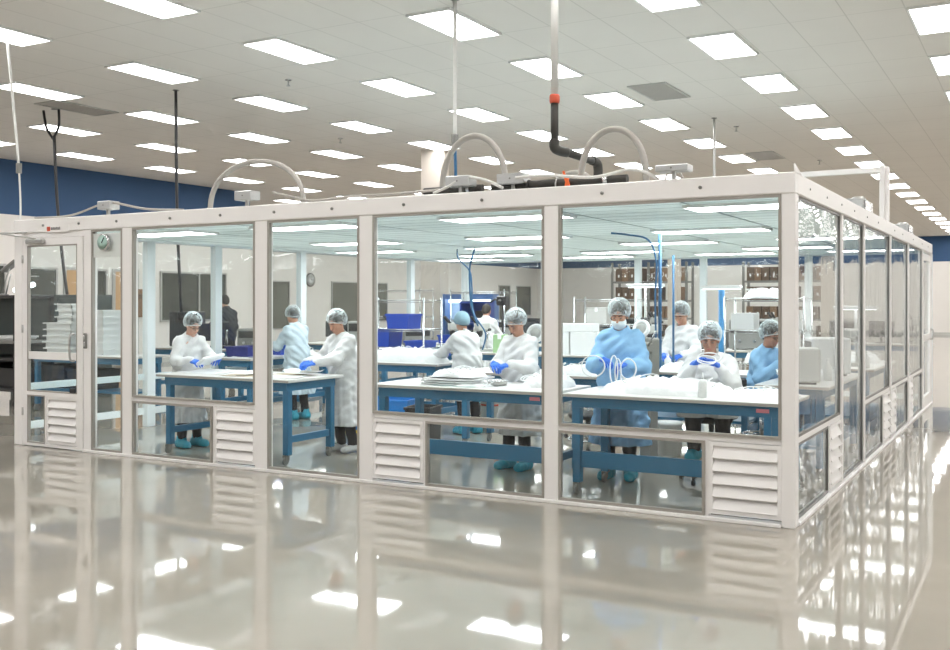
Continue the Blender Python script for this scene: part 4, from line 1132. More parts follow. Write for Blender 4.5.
# ------------------------------------------------------------------ containers and equipment
def tote(label, x, y, z, w, d, h, m, rz=0, name='storage_tote', cat='tote', lid=False, grp=None):
    t = thing(name, label, cat, (x, y, z), rz, grp)
    o = MB(); k = .92
    # tapered open tub with wall thickness
    A = [(-w/2*k, -d/2*k, 0), (w/2*k, -d/2*k, 0), (w/2*k, d/2*k, 0), (-w/2*k, d/2*k, 0)]
    B_ = [(-w/2, -d/2, h), (w/2, -d/2, h), (w/2, d/2, h), (-w/2, d/2, h)]
    q = .012
    C_ = [(-w/2+q, -d/2+q, h), (w/2-q, -d/2+q, h), (w/2-q, d/2-q, h), (-w/2+q, d/2-q, h)]
    D_ = [(-w/2*k+q, -d/2*k+q, q), (w/2*k-q, -d/2*k+q, q), (w/2*k-q, d/2*k-q, q), (-w/2*k+q, d/2*k-q, q)]
    vs = A+B_+C_+D_; fs = [(3, 2, 1, 0)]
    for i in range(4):
        j = (i+1) % 4; fs += [(i, j, 4+j, 4+i), (4+i, 4+j, 8+j, 8+i), (8+i, 8+j, 12+j, 12+i)]
    fs.append((12, 13, 14, 15)); o.add(vs, fs)
    part('tub', o, m, t)
    r = MB(); e = .012
    r.box((-w/2-e, -d/2-e, h-.03), (w/2+e, -d/2, h)).box((-w/2-e, d/2, h-.03), (w/2+e, d/2+e, h)).box((-w/2-e, -d/2, h-.03), (-w/2, d/2, h)).box((w/2, -d/2, h-.03), (w/2+e, d/2, h))
    part('rim', r, m, t)
    return t
tote('large bright blue tub on the floor left of the worker couple at the second table', -5.25, 2.45, 0, .62, .45, .50, M_BINL, .2)
tote('black tub on the floor beside the bright blue tub', -4.62, 2.2, 0, .3, .4, .46, M_BLACK, .2)
wb = tote('bright blue waste bin with yellow foot behind the worker in grey shoes', -6.09, 2.85, 0.04, .30, .32, .60, M_BINL, .3, 'waste_bin', 'bin')
part('foot', MB().box((-.14, -.15, -.04), (.14, .15, .0)), mat('yellow_plastic', (.65, .5, .05), .5), wb)
def bucket(label, x, y, z, r, h, stripe=True):
    t = thing('bucket', label, 'bucket', (x, y, z))
    part('pail', MB().lathe([(r*.85, 0), (r, h-.03), (r*1.05, h-.03), (r*1.05, h)], n=24), M_WPLAST, t)
    if stripe: part('red_band', MB().lathe([(r*.985, h*.80), (r*.995, h*.86)], n=24), M_RED, t)
    part('handle', MB().tube(arc_pts((-r, 0, h-.05), (r, 0, h-.05), -.12, 12), .004, 6), M_STEEL, t)
bucket('white bucket with red band on the floor behind the second front table', -4.55, 3.72, 0, .15, .42)
bucket('white bucket on the floor under the table of the woman at the back', -1.95, 2.95, 0, .14, .36, False)

# wire shelving
def wire_rack(label, x, y, w, d, h, shelves, rz=0, m=None):
    t = thing('wire_rack', label, 'shelf rack', (x, y, 0), rz); m = m or M_CHROME
    for sx in (-1, 1):
        for sy in (-1, 1): part('upright', MB().cyl((sx*w/2, sy*d/2, 0), (sx*w/2, sy*d/2, h), .014, 8), m, t)
    for z in shelves:
        b = MB()
        for sy in (-1, 1): b.cyl((-w/2, sy*d/2, z), (w/2, sy*d/2, z), .007, 6).cyl((-w/2, sy*d/2, z-.03), (w/2, sy*d/2, z-.03), .005, 6)
        for sx in (-1, 1): b.cyl((sx*w/2, -d/2, z), (sx*w/2, d/2, z), .007, 6)
        n = int(w/.05)
        for k in range(1, n): b.cyl((-w/2+k*w/n, -d/2, z+.004), (-w/2+k*w/n, d/2, z+.004), .003, 4)
        part('shelf', b, m, t)
    return t
wire_rack('chrome wire rack holding blue totes behind the pile table', -6.85, 5.05, 1.15, .5, 1.72, (.3, .72, .98, 1.25, 1.68))
tote('royal blue tote at left on the chrome wire rack', -7.1, 5.0, .984, .42, .36, .27, M_BIN)
tote('royal blue tote on the upper shelf of the chrome wire rack', -6.75, 5.0, 1.256, .40, .36, .22, M_BIN)
tote('low royal blue tray at the right of the chrome wire rack', -6.45, 5.0, .984, .34, .36, .10, M_BIN)
tote('royal blue tote on the waist-high shelf of the chrome wire rack', -6.9, 5.0, .726, .5, .38, .2, M_BIN)
tote('low royal blue tray on the pile table under the white bags', -5.6, 3.78, TZ, .55, .34, .10, M_BIN)
tote('navy tote on the left wall table, below the man in dark jacket', -8.36, 3.40, TZ, .42, .5, .15, mat('navy_plastic', (.02, .03, .20), .4))
tote('small royal blue tray beside the worker in pale blue', -8.35, 4.05, TZ, .26, .22, .13, M_BIN)
wire_rack('chrome wire rack in front of the brown carton racks at the right', -1.55, 5.75, 1.0, .5, 1.72, (.35, .85, 1.28, 1.70))
wire_rack('tall chrome wire rack outside the clean room beyond the clock side', -10.2, 9.9, 1.5, .5, 1.95, (.4, .9, 1.35, 1.9), 0)
wire_rack('chrome wire rack against the back wall left of the blue lit cabinet', -8.0, 9.7, 1.2, .5, 1.9, (.4, .9, 1.3, 1.85))

def microscope(label, x, y, z, rz, s=1.0, m=None):
    t = thing('microscope', label, 'microscope', (x, y, z), rz); m = m or M_GREY
    part('base', MB().box((-.10*s, -.14*s, 0), (.10*s, .14*s, .04*s), c=.01), m, t)
    part('column', MB().cyl((0, .09*s, .04*s), (0, .09*s, .40*s), .018*s, 10), M_CHROME, t)
    part('head', MB().box((-.055*s, -.09*s, .28*s), (.055*s, .12*s, .40*s), c=.02*s), m, t)
    part('objective', MB().lathe([(.028*s, .20*s), (.045*s, .24*s), (.045*s, .29*s)], (0, -.03*s, 0), n=14), M_BLACK, t)
    for sx in (-1, 1): part('eyepiece', MB().cyl((sx*.03*s, -.05*s, .37*s), (sx*.035*s, -.15*s, .48*s), .019*s, 10), M_BLACK, t)
    part('stage', MB().lathe([(.05*s, .04*s), (.05*s, .055*s)], (0, -.05*s, 0), n=16), M_BLACK, t)
    part('focus_knob', MB().cyl((-.08*s, .09*s, .3*s), (.08*s, .09*s, .3*s), .02*s, 10), M_BLACK, t)
def magnifier(label, x, y, z, rz, dx=.28, top=.55):
    t = thing('magnifier_lamp', label, 'magnifier lamp', (x, y, z), rz)
    part('clamp_base', MB().lathe([(.07, 0), (.07, .02), (.02, .03)], n=18), M_GREY, t)
    part('arm', MB().tube([(0, 0, .02), (-.04, 0, top*.8), (dx*.6, -.05, top), (dx, -.08, top*.85)], .011, 8), M_GREY, t)
    part('ring_head', MB().tube([(dx+.085*math.cos(2*PI*q/22), -.12+.03*math.sin(2*PI*q/22), top*.85+.085*math.sin(2*PI*q/22)) for q in range(22)], .026, 8, closed=True), M_WPLAST, t)
    part('lens', MB().lathe([(.065, -.006), (.065, .006)], (dx, -.12, top*.85), n=20, ax='y'), M_GREY, t)
magnifier('round white magnifier lamp right of the worker in blue', -3.25, 4.9-.95, 0.0+TZ-.87, 0, 0, 0) if False else None
magnifier('round white magnifier lamp between the pole and the worker in blue', -2.55, 3.9, TZ, 0, -.02, .55)
magnifier('round white magnifier lamp beside the second worker at the front tables', -3.55, 2.9, TZ, .2, .05, .50)
for k, (x, y, z, rz, l) in enumerate([(-6.7, 6.4, TZ, -.8, 'grey microscope at the left end of the rear table by the air hose'), (-6.2, 6.4, TZ, -.5, 'grey microscope at the right end of the rear table by the air hose'),
      (-3.85, 6.45, TZ, -.4, 'grey microscope left on the rear carton table'), (-3.35, 6.4, TZ, -.6, 'grey microscope right on the rear carton table'),
      (-8.3, 7.0, TZ, -.9, 'grey microscope on the back row table by the left wall'), (-.5, 5.4, TZ, -1.4, 'grey microscope on the table under the shelf lamp'),
      (-10.52, 5.1, TZ, -.3, 'dark microscope on the black equipment table outside')]):
    microscope(l, x, y, z, rz, 1.15, M_BLACK if k == 6 else M_GREY)

def monitor(label, x, y, z, rz, w=.46, h=.3):
    t = thing('monitor', label, 'monitor', (x, y, z), rz)
    part('stand', MB().box((-.11, -.08, 0), (.11, .08, .015), c=.005).box((-.02, .0, .01), (.02, .03, .2)), M_BLACK, t)
    part('casing', MB().box((-w/2, -.03, .12), (w/2, .0, .12+h), c=.008), M_BLACK, t)
    part('screen', MB().box((-w/2+.02, -.034, .14), (w/2-.02, -.03, .10+h)), mat('dark_screen', (.03, .035, .04), .15), t)
monitor('black monitor on the equipment table outside, left of the jacket man', -10.9, 5.1, TZ, .5)
monitor('black monitor on the rear table in front of the blue cabinet', -6.8, 9.05, TZ, .4)
monitor('black monitor on the grey-topped table beyond the left wall', -10.2, 7.9, TZ, .6)
def machine(label, x, y, z, w, d, h, m=None, rz=0):
    t = thing('bench_machine', label, 'machine', (x, y, z), rz); m = m or M_MGREY
    part('housing', MB().box((-w/2, -d/2, .02), (w/2, d/2, h), c=.015), m, t)
    part('panel', MB().box((-w/2+.03, -d/2-.006, h*.55), (w/2-.03, -d/2, h-.04)), M_BLACK, t)
    part('knob', MB().cyl((w*.2, -d/2, h*.3), (w*.2, -d/2-.03, h*.3), .022, 12), M_CHROME, t)
    part('knob', MB().cyl((-w*.2, -d/2, h*.3), (-w*.2, -d/2-.03, h*.3), .022, 12), M_CHROME, t)
    for sx in (-1, 1): part('foot', MB().box((sx*w*.4-.015, -d*.4, 0), (sx*w*.4+.015, d*.4, .02)), M_BLACK, t)
    return t
machine('black boxy bench machine on the outside table behind the worker by the door', -11.4, 5.2, TZ, .5, .4, .62, M_BLACK, .4)
machine('grey bench machine next to the black one on the outside table', -10.0, 5.3, TZ, .4, .4, .34, M_MGREY, .4)
machine('grey bench machine on the grey-topped outside table', -9.7, 8.0, TZ, .45, .4, .42, M_GREY, .3)
machine('low grey bench machine beyond the pale blue worker', -8.3, 7.7, TZ, .5, .4, .32, M_MGREY, .8)
machine('grey sealing machine on the table along the right side wall', -.48, 2.45, TZ, .4, .36, .34, M_GREY, -1.3)
machine('white bench machine with dark panel between the right wall tables', -.45, 3.75, TZ, .42, .4, .40, M_WPLAST, -1.2)
machine('dark bench machine on the table at the right of the back row', -3.2, 9.0, TZ, .4, .35, .30, M_MGREY)
machine('dark bench machine on the table by the back wall', -2.6, 9.0, TZ, .6, .4, .5, M_MGREY)
machine('low dark machine on the rear table by the air hose', -5.65, 6.45, TZ, .35, .35, .26, M_MGREY)
# grey column press beside the worker in blue
ap = thing('column_press', 'beige-grey column press standing right of the worker in blue', 'press', (-2.0, 2.45, 0), -.3)
part('pedestal', MB().box((-.18, -.18, 0), (.18, .18, .04), c=.01).box((-.07, -.07, .04), (.07, .07, .82), c=.01), M_MGREY, ap)
part('column', MB().box((-.07, -.06, .82), (.07, .10, 1.28), c=.015), mat('beige_grey_enamel', (.34, .33, .29), .5), ap)
part('press_head', MB().box((-.08, -.24, 1.12), (.08, -.02, 1.24), c=.02), mat('beige_grey_enamel', (.34, .33, .29), .5), ap)
part('ram', MB().cyl((0, -.18, .95), (0, -.18, 1.12), .018, 10), M_CHROME, ap)
part('lever', MB().cyl((.08, -.12, 1.2), (.24, -.20, 1.36), .009, 8), M_CHROME, ap)
part('bed', MB().box((-.09, -.26, .80), (.09, .0, .86), c=.01), M_MGREY, ap)

# poles, hoses and suspended lamps
def pole(label, x, y, z0, z1, r=.018, m=None, lamp=False, name='support_pole'):
    t = thing(name, label, 'pole', (x, y, z0))
    part('pole', MB().cyl((0, 0, .01), (0, 0, z1-z0), r, 10), m or M_HOSE, t)
    part('foot_flange', MB().lathe([(.05, 0), (.05, .012)], n=14), m or M_HOSE, t)
    if lamp:
        l = part('lamp_shade', MB().box((-.30, -.06, z1-z0-.01), (.30, .06, z1-z0+.04), c=.01), M_WPLAST, t)
        part('lamp_tube', MB().box((-.27, -.045, z1-z0-.018), (.27, .045, z1-z0-.0105)), M_TASK, l)
    return t
pole('tall blue pole reaching the clean room ceiling, right of the worker in blue', -2.26, 3.55, TZ, ZH+.02, .020)
pole('second thinner blue pole just right of the tall hose pole', -2.20, 3.85, TZ, 2.2, .013)
pole('blue pole carrying a white lamp above the seated worker in white', -2.60, 7.3, 0, 1.86, .045, mat('bright_blue_enamel', (.03, .22, .48), .4), True, 'task_lamp')
pole('grey pole carrying a white lamp above the standing woman at the back', -3.9, 7.6, 0, 1.90, .02, M_STEEL, True, 'task_lamp')
pole('pole carrying a long white shelf lamp behind the right side wall', -.75, 7.6, 0, 1.56, .02, M_STEEL, True, 'task_lamp')
cable('blue air hose curving from the ceiling down the tall hose pole', [(-2.72, 3.2, 2.44), (-2.55, 3.3, 2.42), (-2.36, 3.45, 2.36), (-2.29, 3.51, 2.1), (-2.30, 3.50, 1.7), (-2.29, 3.5, 1.2)], .011, M_HOSE, 'hose', 'air_hose')
cable('blue air hose hanging over the woman in white seen from behind, left strand', [(-6.0, 5.3, 2.44), (-5.98, 5.3, 2.3), (-5.82, 5.35, 2.12), (-5.78, 5.35, 1.9), (-5.75, 5.35, 1.5), (-5.55, 5.35, 1.2), (-5.60, 5.35, .95)], .012, M_HOSE, 'hose', 'air_hose')
cable('blue air hose hanging over the woman in white seen from behind, right strand', [(-5.70, 5.3, 2.44), (-5.75, 5.3, 2.3), (-5.80, 5.32, 2.1), (-5.77, 5.32, 1.6), (-5.66, 5.33, 1.3)], .014, M_HOSE, 'hose', 'air_hose')

def carton(label, x, y, z, w, d, h, m, rz=0, grp=None, name='carton'):
    t = thing(name, label, 'box', (x, y, z), rz, grp)
    part('box', MB().box((-w/2, -d/2, 0), (w/2, d/2, h), c=.006), m, t)
    part('tape', MB().box((-.03, -d/2-.001, h*.75), (.03, d/2+.001, h+.001)), M_PAPER if m is not M_PAPER else M_GREY, t)
    return t
# benches standing behind the clean room
for k, x in enumerate((-8.6, -6.2, -3.7, -1.2)):
    table('blue bench behind the clean room back wall, %s from the left' % ORD[k].replace('nearest', 'first'), x-1.0, x+1.0, 12.4, 13.2)
    machine('grey instrument on the back bench that is %s from the left' % ORD[k].replace('nearest', 'first'), x-.55, 12.8, TZ, .5, .4, .38+.05*(k % 2), M_MGREY if k % 2 else M_GREY)
    monitor('black monitor on the back bench that is %s from the left' % ORD[k].replace('nearest', 'first'), x+.1, 12.9, TZ, .2*k-.3)
    microscope('microscope on the back bench that is %s from the left' % ORD[k].replace('nearest', 'first'), x+.65, 12.8, TZ, -.5, 1.2, M_GREY)
for x, y, l, w_, h_ in [(-4.9, 8.2, 'a', .3, .22), ]: pass
carton('white box on the back row table at right', -2.0, 9.0, TZ, .34, .3, .3, M_WPLAST)
carton('small blue box on the rear carton table', -3.95, 6.2, TZ, .2, .2, .16, M_BIN)
tote('royal blue tote on the back row table before the blue cabinet', -8.3, 8.85, TZ, .3, .26, .16, M_BIN)
tote('grey tote on the rear table left of the air hose', -6.45, 6.2, TZ, .34, .26, .16, M_MGREY)
wire_rack('chrome wire rack between the back wall post and the carton table', -5.3, 9.6, 1.2, .5, 1.75, (.3, .8, 1.25, 1.7))
carton('grey box on the rack between the back wall post and the carton table', -5.5, 9.6, 1.255, .4, .35, .3, M_GREY)
carton('brown box on the rack between the back wall post and the carton table', -5.0, 9.6, .805, .4, .35, .3, M_CARD)
# blue lit cabinet and blue frame beyond the back wall
bc = thing('lit_cabinet', 'blue-framed cabinet with bright white light inside at the back', 'cabinet', (-9.0, 10.95, 0), .25)
part('frame', MB().box((-.55, -.25, 0), (-.50, .25, 1.82)).box((.50, -.25, 0), (.55, .25, 1.82)).box((-.5, -.25, 1.72), (.5, .25, 1.82)).box((-.5, -.25, .72), (.5, .25, .8)), mat('cabinet_blue', (.06, .16, .42), .4), bc)
part('back_panel', MB().box((-.5, .22, .8), (.5, .24, 1.72)), mat('pale_blue_panel', (.45, .62, .78), .4), bc)
part('lamp', MB().box((-.46, -.1, 1.64), (.46, .1, 1.70)), M_TASK, bc)
part('shelf', MB().box((-.5, -.2, 1.25), (.5, .22, 1.27)), M_WPLAST, bc)
bd = thing('blue_cabinet', 'deep blue open cabinet behind the two hairnetted workers at the back', 'cabinet', (-7.78, 9.05, TZ), .1)
part('casing', MB().box((-.27, .2, 0), (.27, .22, .80)).box((-.27, -.2, 0), (-.24, .2, .80)).box((.24, -.2, 0), (.27, .2, .80)).box((-.27, -.2, .76), (.27, .22, .80)).box((-.24, -.2, .36), (.24, .2, .39)), mat('cabinet_deep_blue', (.01, .05, .30), .4), bd)
part('contents', MB().box((-.2, -.1, .0), (-.02, .15, .25), c=.01).box((.0, -.1, .39), (.2, .15, .62), c=.01), M_BLACK, bd)
ca = thing('camera_arm', 'black articulated camera arm standing at the right of the blue cabinet', 'camera', (-7.2, 9.0, TZ))
part('post', MB().cyl((0, 0, 0), (0, 0, .78), .016, 8), M_BLACK, ca)
part('arm', MB().tube([(0, 0, .76), (-.16, 0, .84), (-.26, 0, .78)], .02, 8), M_BLACK, ca)
part('camera_body', MB().box((-.1, -.08, .72), (.1, .08, .9), c=.02).cyl((.0, -.08, .8), (0, -.16, .76), .045, 12), M_BLACK, ca)

carton('large white carton, the lower left of three behind the post and the worker in blue', -4.78, 6.3, TZ, .42, .3, .34, M_WPLAST)
carton('large white carton, the lower right of three behind the post and the worker in blue', -4.33, 6.3, TZ, .44, .3, .34, M_WPLAST)
carton('smaller white carton stacked on top of the two large ones', -4.5, 6.3, TZ+.342, .60, .28, .12, M_WPLAST)
carton('white carton on the wire rack right of the seated worker in white', -1.85, 5.75, 1.29, .3, .3, .22, M_WPLAST)
carton('narrow white carton on the same wire rack shelf, left one', -1.2, 5.75, 1.29, .2, .3, .26, M_WPLAST)
carton('pale green pack on the rear table beside the camera arm', -5.75, 6.2, TZ+0, .0+.2, .2, .28, M_GREEN, .3)
carton('second pale green pack to the right of the first', -5.40, 6.2, TZ, .20, .2, .24, M_GREEN, -.2)

# brown carton racks far behind
def pallet_rack(label, x0, x1, y, levels, h):
    t = thing('storage_rack', label, 'shelf rack', ((x0+x1)/2, y, 0)); w = (x1-x0)/2
    n = max(1, round((x1-x0)/2.2))
    for k in range(n+1):
        x = -w+2*w*k/n
        part('upright', MB().box((x-.05, -.5, 0), (x+.05, -.42, h)).box((x-.05, .42, 0), (x+.05, .5, h)), M_MGREY, t)
    for z in levels: part('shelf', MB().box((-w, -.5, z-.08), (w, .5, z)), M_MGREY, t)
    return t
RK = []
def fill(x0, x1, y, levels, tops, grp, lab):
    rnd = random.Random(3)
    protoc = {}
    for z, hh in zip(levels, tops):
        x = x0+.12; cnt_ = 0
        while x < x1-.35:
            w = .32; v = rnd.random() < .55
            key = (v, round(hh, 2))
            if key not in protoc:
                b_ = MB().box((-.145, -.3, 0), (.145, .3, hh*.95), c=.008).box((-.03, -.302, hh*.3), (.05, -.3, hh*.5), mi=1)
                o = solo('carton', '%s brown carton on the %s shelf of the far %s rack, first from its left' % ('light' if v else 'dark', {.12: 'lowest', .95: 'second', 1.75: 'third'}.get(z, 'top'), lab), 'box', b_, [M_CARD if v else M_CARD2, M_PAPER], (x+.15, y, z), group=grp); protoc[key] = o
            else:
                o = protoc[key].copy(); COL.objects.link(o); o.location = (x+.15, y-rnd.random()*.1, z)
            cnt_ = cnt_+1; o['label'] = '%s brown carton on the %s shelf of the far %s rack, %s from its left' % ('light' if v else 'dark', {.12: 'lowest', .95: 'second', 1.75: 'third'}.get(z, 'top'), lab, ORD[cnt_-1] if cnt_ > 1 else 'first')
            x += w+(.25 if rnd.random() < .12 else .02)
LV = [(.12, .55), (.95, .55), (1.75, .62), (2.6, .62)]
pallet_rack('far storage rack with brown cartons, seen left of the white back post', -15.6, -12.1, 36.0, [l for l, _ in LV], 3.45)
fill(-15.6, -12.1, 35.95, [l for l, _ in LV], [h_ for _, h_ in LV], 'brown cartons on the far left rack', 'left')
pallet_rack('far storage rack with brown cartons, seen above the seated worker in white', -9.85, -6.4, 37.0, [l for l, _ in LV], 3.45)
fill(-9.85, -6.4, 36.95, [l for l, _ in LV], [h_ for _, h_ in LV], 'brown cartons on the far right rack', 'right')

# ------------------------------------------------------------------ left outside: racks, trays, lamp
bk = thing('shelving_cart', 'black shelving cart on casters at the left edge outside the clean room', 'cart', (-13.3, 2.85, 0))
for sx in (-1, 1):
    for sy in (-1, 1):
        part('upright', MB().box((sx*.95-.03, sy*.32-.03, .16), (sx*.95+.03, sy*.32+.03, 1.76)), M_BLACK, bk)
        part('caster', MB().cyl((sx*.95-.02, sy*.32, .065), (sx*.95+.02, sy*.32, .065), .065, 14).box((sx*.95-.03, sy*.32-.03, .08), (sx*.95+.03, sy*.32+.03, .16)), M_BLACK, bk)
for z in (.30, .78, 1.05, 1.76): part('shelf', MB().box((-.98, -.35, z-.05), (.98, .35, z), c=.004), M_BLACK if z != 1.05 else M_MGREY, bk)
part('back_panel', MB().box((-.95, .33, .3), (.95, .35, 1.74)), M_TEALDARK, bk)
tote('black crate on the low shelf of the black cart', -12.75, 2.85, .304, .5, .45, .3, M_BLACK)
tote('dark crate at the cart low shelf, left of the other', -13.5, 2.85, .304, .6, .45, .36, M_DARK)
tote('white shallow tray on the middle shelf of the black cart', -12.8, 2.85, 1.055, .55, .4, .06, M_WPLAST)
dc = thing('storage_cabinet', 'tall dark green-grey cabinet seen through the door above the trays', 'cabinet', (-13.55, 4.3, 0))
part('carcass', MB().box((-1.0, -.3, 0), (.95, .3, 1.78), c=.01), M_TEALDARK, dc)
for x in (-.7, -.02, .62):
    d_ = part('cabinet_door', MB().box((x-.30, -.32, .1), (x+.32, -.302, 1.72), c=.004), M_TEALDARK, dc)
    part('door_knob', MB().cyl((x+.26, -.32, .95), (x+.26, -.35, .95), .015, 8), M_CHROME, d_)
wl = thing('work_lamp', 'grey work lamp head tilted on a bent arm above the black cart', 'lamp', (-13.0, 2.75, 1.76))
part('base', MB().lathe([(.10, 0), (.10, .02), (.02, .03)], n=16), M_MGREY, wl)
part('arm', MB().tube([(0, 0, .02), (.12, 0, .30), (.20, 0, .46)], .012, 8).tube([(.10, 0, .02), (.22, 0, .34)], .012, 8), M_STEEL, wl)
part('lamp_head', MB().box((.02, -.07, .44), (.40, .07, .50), c=.02, rot=(0, -.45, 0)), M_MGREY, wl)
gl_ = thing('tube_lamp', 'glowing white bench lamp behind the left end of the door frame', 'lamp', (-12.62, 2.9, 1.765))
part('stand', MB().tube([(-.12, 0, 0), (0, 0, .30)], .01, 6).tube([(.14, 0, 0), (.0, 0, .40)], .01, 6).box((-.2, -.02, .29), (.3, .02, .31)), M_CHROME, gl_)
part('glow_tube', MB().tube([(-.24, -.02, .08), (-.05, -.02, .11), (.22, -.02, .17)], .04, 10), M_TASK, gl_)
# stacks of white trays
def tray(name, label, loc, w, d, h, grp):
    b_ = MB(); k = .86
    b_.box((-w/2*k, -d/2*k, 0), (w/2*k, d/2*k, .012)).box((-w/2*k, -d/2*k, .012), (-w/2*k+.012, d/2*k, h-.015)).box((w/2*k-.012, -d/2*k, .012), (w/2*k, d/2*k, h-.015))
    b_.box((-w/2*k, -d/2*k, .012), (w/2*k, -d/2*k+.012, h-.015)).box((-w/2*k, d/2*k-.012, .012), (w/2*k, d/2*k, h-.015))
    b_.box((-w/2, -d/2, h-.02), (w/2, -d/2+.03, h)).box((-w/2, d/2-.03, h-.02), (w/2, d/2, h)).box((-w/2, -d/2+.03, h-.02), (-w/2+.03, d/2-.03, h)).box((w/2-.03, -d/2+.03, h-.02), (w/2, d/2-.03, h))
    return solo(name, label, 'tray', b_, M_WPLAST, loc, group=grp)
tp = None
def tray_stack(x, y, z, n, w, d, h, lab, grp):
    base = None; rnd = random.Random(int(x*100))
    for k in range(n):
        if base is None: base = tray('stacking_tray', lab, (x, y, z), w, d, h, grp); o = base
        else:
            o = base.copy(); COL.objects.link(o)
        o.location = (x+rnd.uniform(-.01, .01), y+rnd.uniform(-.01, .01), z+k*(h+.001))
        o['label'] = lab+', '+('bottom one' if k == 0 else 'top one' if k == n-1 else ORD[k]+' from the bottom')
tray_stack(-11.32, 2.72, TZ, 5, .64, .5, .094, 'white stacking tray in the left stack behind the door', 'white trays in the left stack')
tray_stack(-11.19, 2.72, TZ+5*.095+.001, 3, .38, .48, .094, 'smaller white stacking tray on top of the left stack', 'small white trays on the left stack')
tray_stack(-10.66, 2.80, TZ, 7, .52, .5, .094, 'white stacking tray in the right stack behind the narrow gauge panel', 'white trays in the right stack')
tote('dark crate with red items under the tray table', -10.9, 2.8, .351, .6, .5, .3, M_DARK)
tote('black crate under the left end of the tray table', -11.5, 2.8, .351, .5, .5, .34, M_BLACK)
solo('red_box', 'small red box in the dark crate under the tray table', 'box', MB().box((-.08, -.08, 0), (.08, .08, .26), c=.01), M_RED, (-10.8, 2.75, .365))
# brown basket high on the far left wall (seen beside the dark window)
sg = thing('safety_shower_box', 'small brown wall box left of the dark wall window', 'box', (-19.5, 11.3, 1.25))
part('box', MB().box((0, -.16, 0), (.18, .16, .75), c=.02), M_CARD, sg)
part('lid', MB().box((0, -.18, .5), (.2, .18, .62), c=.02), M_CARD2, sg)
# ------------------------------------------------------------------ soft heaps, papers, small things on the tables
def heap(label, x, y, z, w, d, h, m=None, seed=0, name='tubing_heap', cat='pile', kind='stuff', rough=.5, pw=.45, n=56):
    """a low mound of loose coils and bags: a closed relief"""
    rnd = np.random.RandomState(seed); nx, ny = n, max(16, int(n*d/w))
    u = np.linspace(-1, 1, nx)[:, None]; v = np.linspace(-1, 1, ny)[None, :]
    H = np.clip(1-(np.abs(u)**2.6+np.abs(v)**2.6), 0, 1)**pw
    N = np.zeros((nx, ny))
    for k in range(26):
        a = rnd.uniform(0, 2*PI); f = rnd.uniform(3, 15); ph = rnd.uniform(0, 6.3)
        N += np.abs(np.sin(f*(u*math.cos(a)*w/d+v*math.sin(a))+ph+1.2*np.sin(3*u+ph)+np.cos(4*v-ph)))/26**.5*rnd.uniform(.3, 1)
    N = (N-N.min())/(N.max()-N.min())
    Z = H*(1-rough+rough*N)*h
    vs = [(u[i, 0]*w/2, v[0, j]*d/2, max(Z[i, j], 0)+.001) for i in range(nx) for j in range(ny)]
    fs = [(i*ny+j, (i+1)*ny+j, (i+1)*ny+j+1, i*ny+j+1) for i in range(nx-1) for j in range(ny-1)]
    mb = MB().add(vs, fs, sm=True)
    mb.box((-w/2*.9, -d/2*.9, 0), (w/2*.9, d/2*.9, .0015))
    # a few loops of tube standing out of the mass
    for k in range(7):
        cx, cy = rnd.uniform(-.36, .36)*w, rnd.uniform(-.3, .3)*d; r = rnd.uniform(.04, .09); i = int((cx/w+.5)*(nx-1)); j = int((cy/d+.5)*(ny-1)); zz = Z[i, j]
        t1, t2 = rnd.uniform(-.5, .5, 2)
        mb.tube([(cx+r*math.cos(a), cy+r*math.sin(a)*.8, max(.006, zz+.004+.025*math.sin(a+t1*3))) for a in [2*PI*q/16 for q in range(16)]], .005, 5, closed=True)
    return solo(name, label, cat, mb, m or M_WSOFT, (x, y, z), kind=kind)
M_WSOFT = mat('white_soft_plastic', (.84, .85, .86), .5, var=.02, bump=.5, bscale=30)
heap('long heap of white tubing and bags covering the table of the worker in blue', -1.25, .82, TZ, 1.15, .62, .15, seed=1)
heap('lower heap of white bags at the right end of the table by the corner', -.45, .86, TZ, .62, .55, .07, seed=2, name='bag_heap')
heap('heap of white bags at the right end of the second front table', -2.42, .92, TZ, .46, .46, .14, seed=3, name='bag_heap')
heap('small flat pile of clear bags in front of the woman at the second table', -3.05, .62, TZ, .40, .26, .035, seed=4, name='bag_heap')
heap('heap of white bags on the table behind the worker in blue, beside the post', -2.75, 2.5, TZ, .75, .44, .12, seed=5, name='bag_heap')
heap('large heap of white bags on the table of the woman seen from behind', -5.75, 3.55, TZ, 1.25, .5, .20, seed=6, name='bag_heap')
heap('white bags piled at the left end of that table', -6.55, 3.5, TZ, .55, .55, .24, seed=7, name='bag_heap')
heap('small heap of white parts in front of the standing woman at the back', -1.9, 3.55, TZ, .7, .4, .12, seed=8, name='bag_heap')
heap('white bags spread on the table beside the right side wall', -.45, 3.15, TZ, .5, .6, .10, seed=9, name='bag_heap')
heap('white bags on the table under the shelf lamp', -.5, 6.2, TZ, .5, .8, .16, seed=10, name='bag_heap')
heap('white bags in the low blue tray on the pile table', -5.6, 3.78, TZ+.03, .4, .24, .13, seed=11, name='bag_heap')
heap('stack of white plastic parts on the chrome rack at the right', -1.5, 5.75, .86, .7, .35, .25, seed=12, name='bag_heap')
heap('white bags in the upper right of the chrome rack at the right', -1.55, 5.72, 1.71, .6, .35, .14, seed=13, name='bag_heap')
heap('plump white bag on the folded films of the second front table', -3.28, .74, TZ+.075, .52, .38, .085, seed=15, name='bag_heap')
heap('white bags on the table of the pale blue worker', -8.25, 4.4, TZ, .5, .4, .09, seed=14, name='bag_heap')

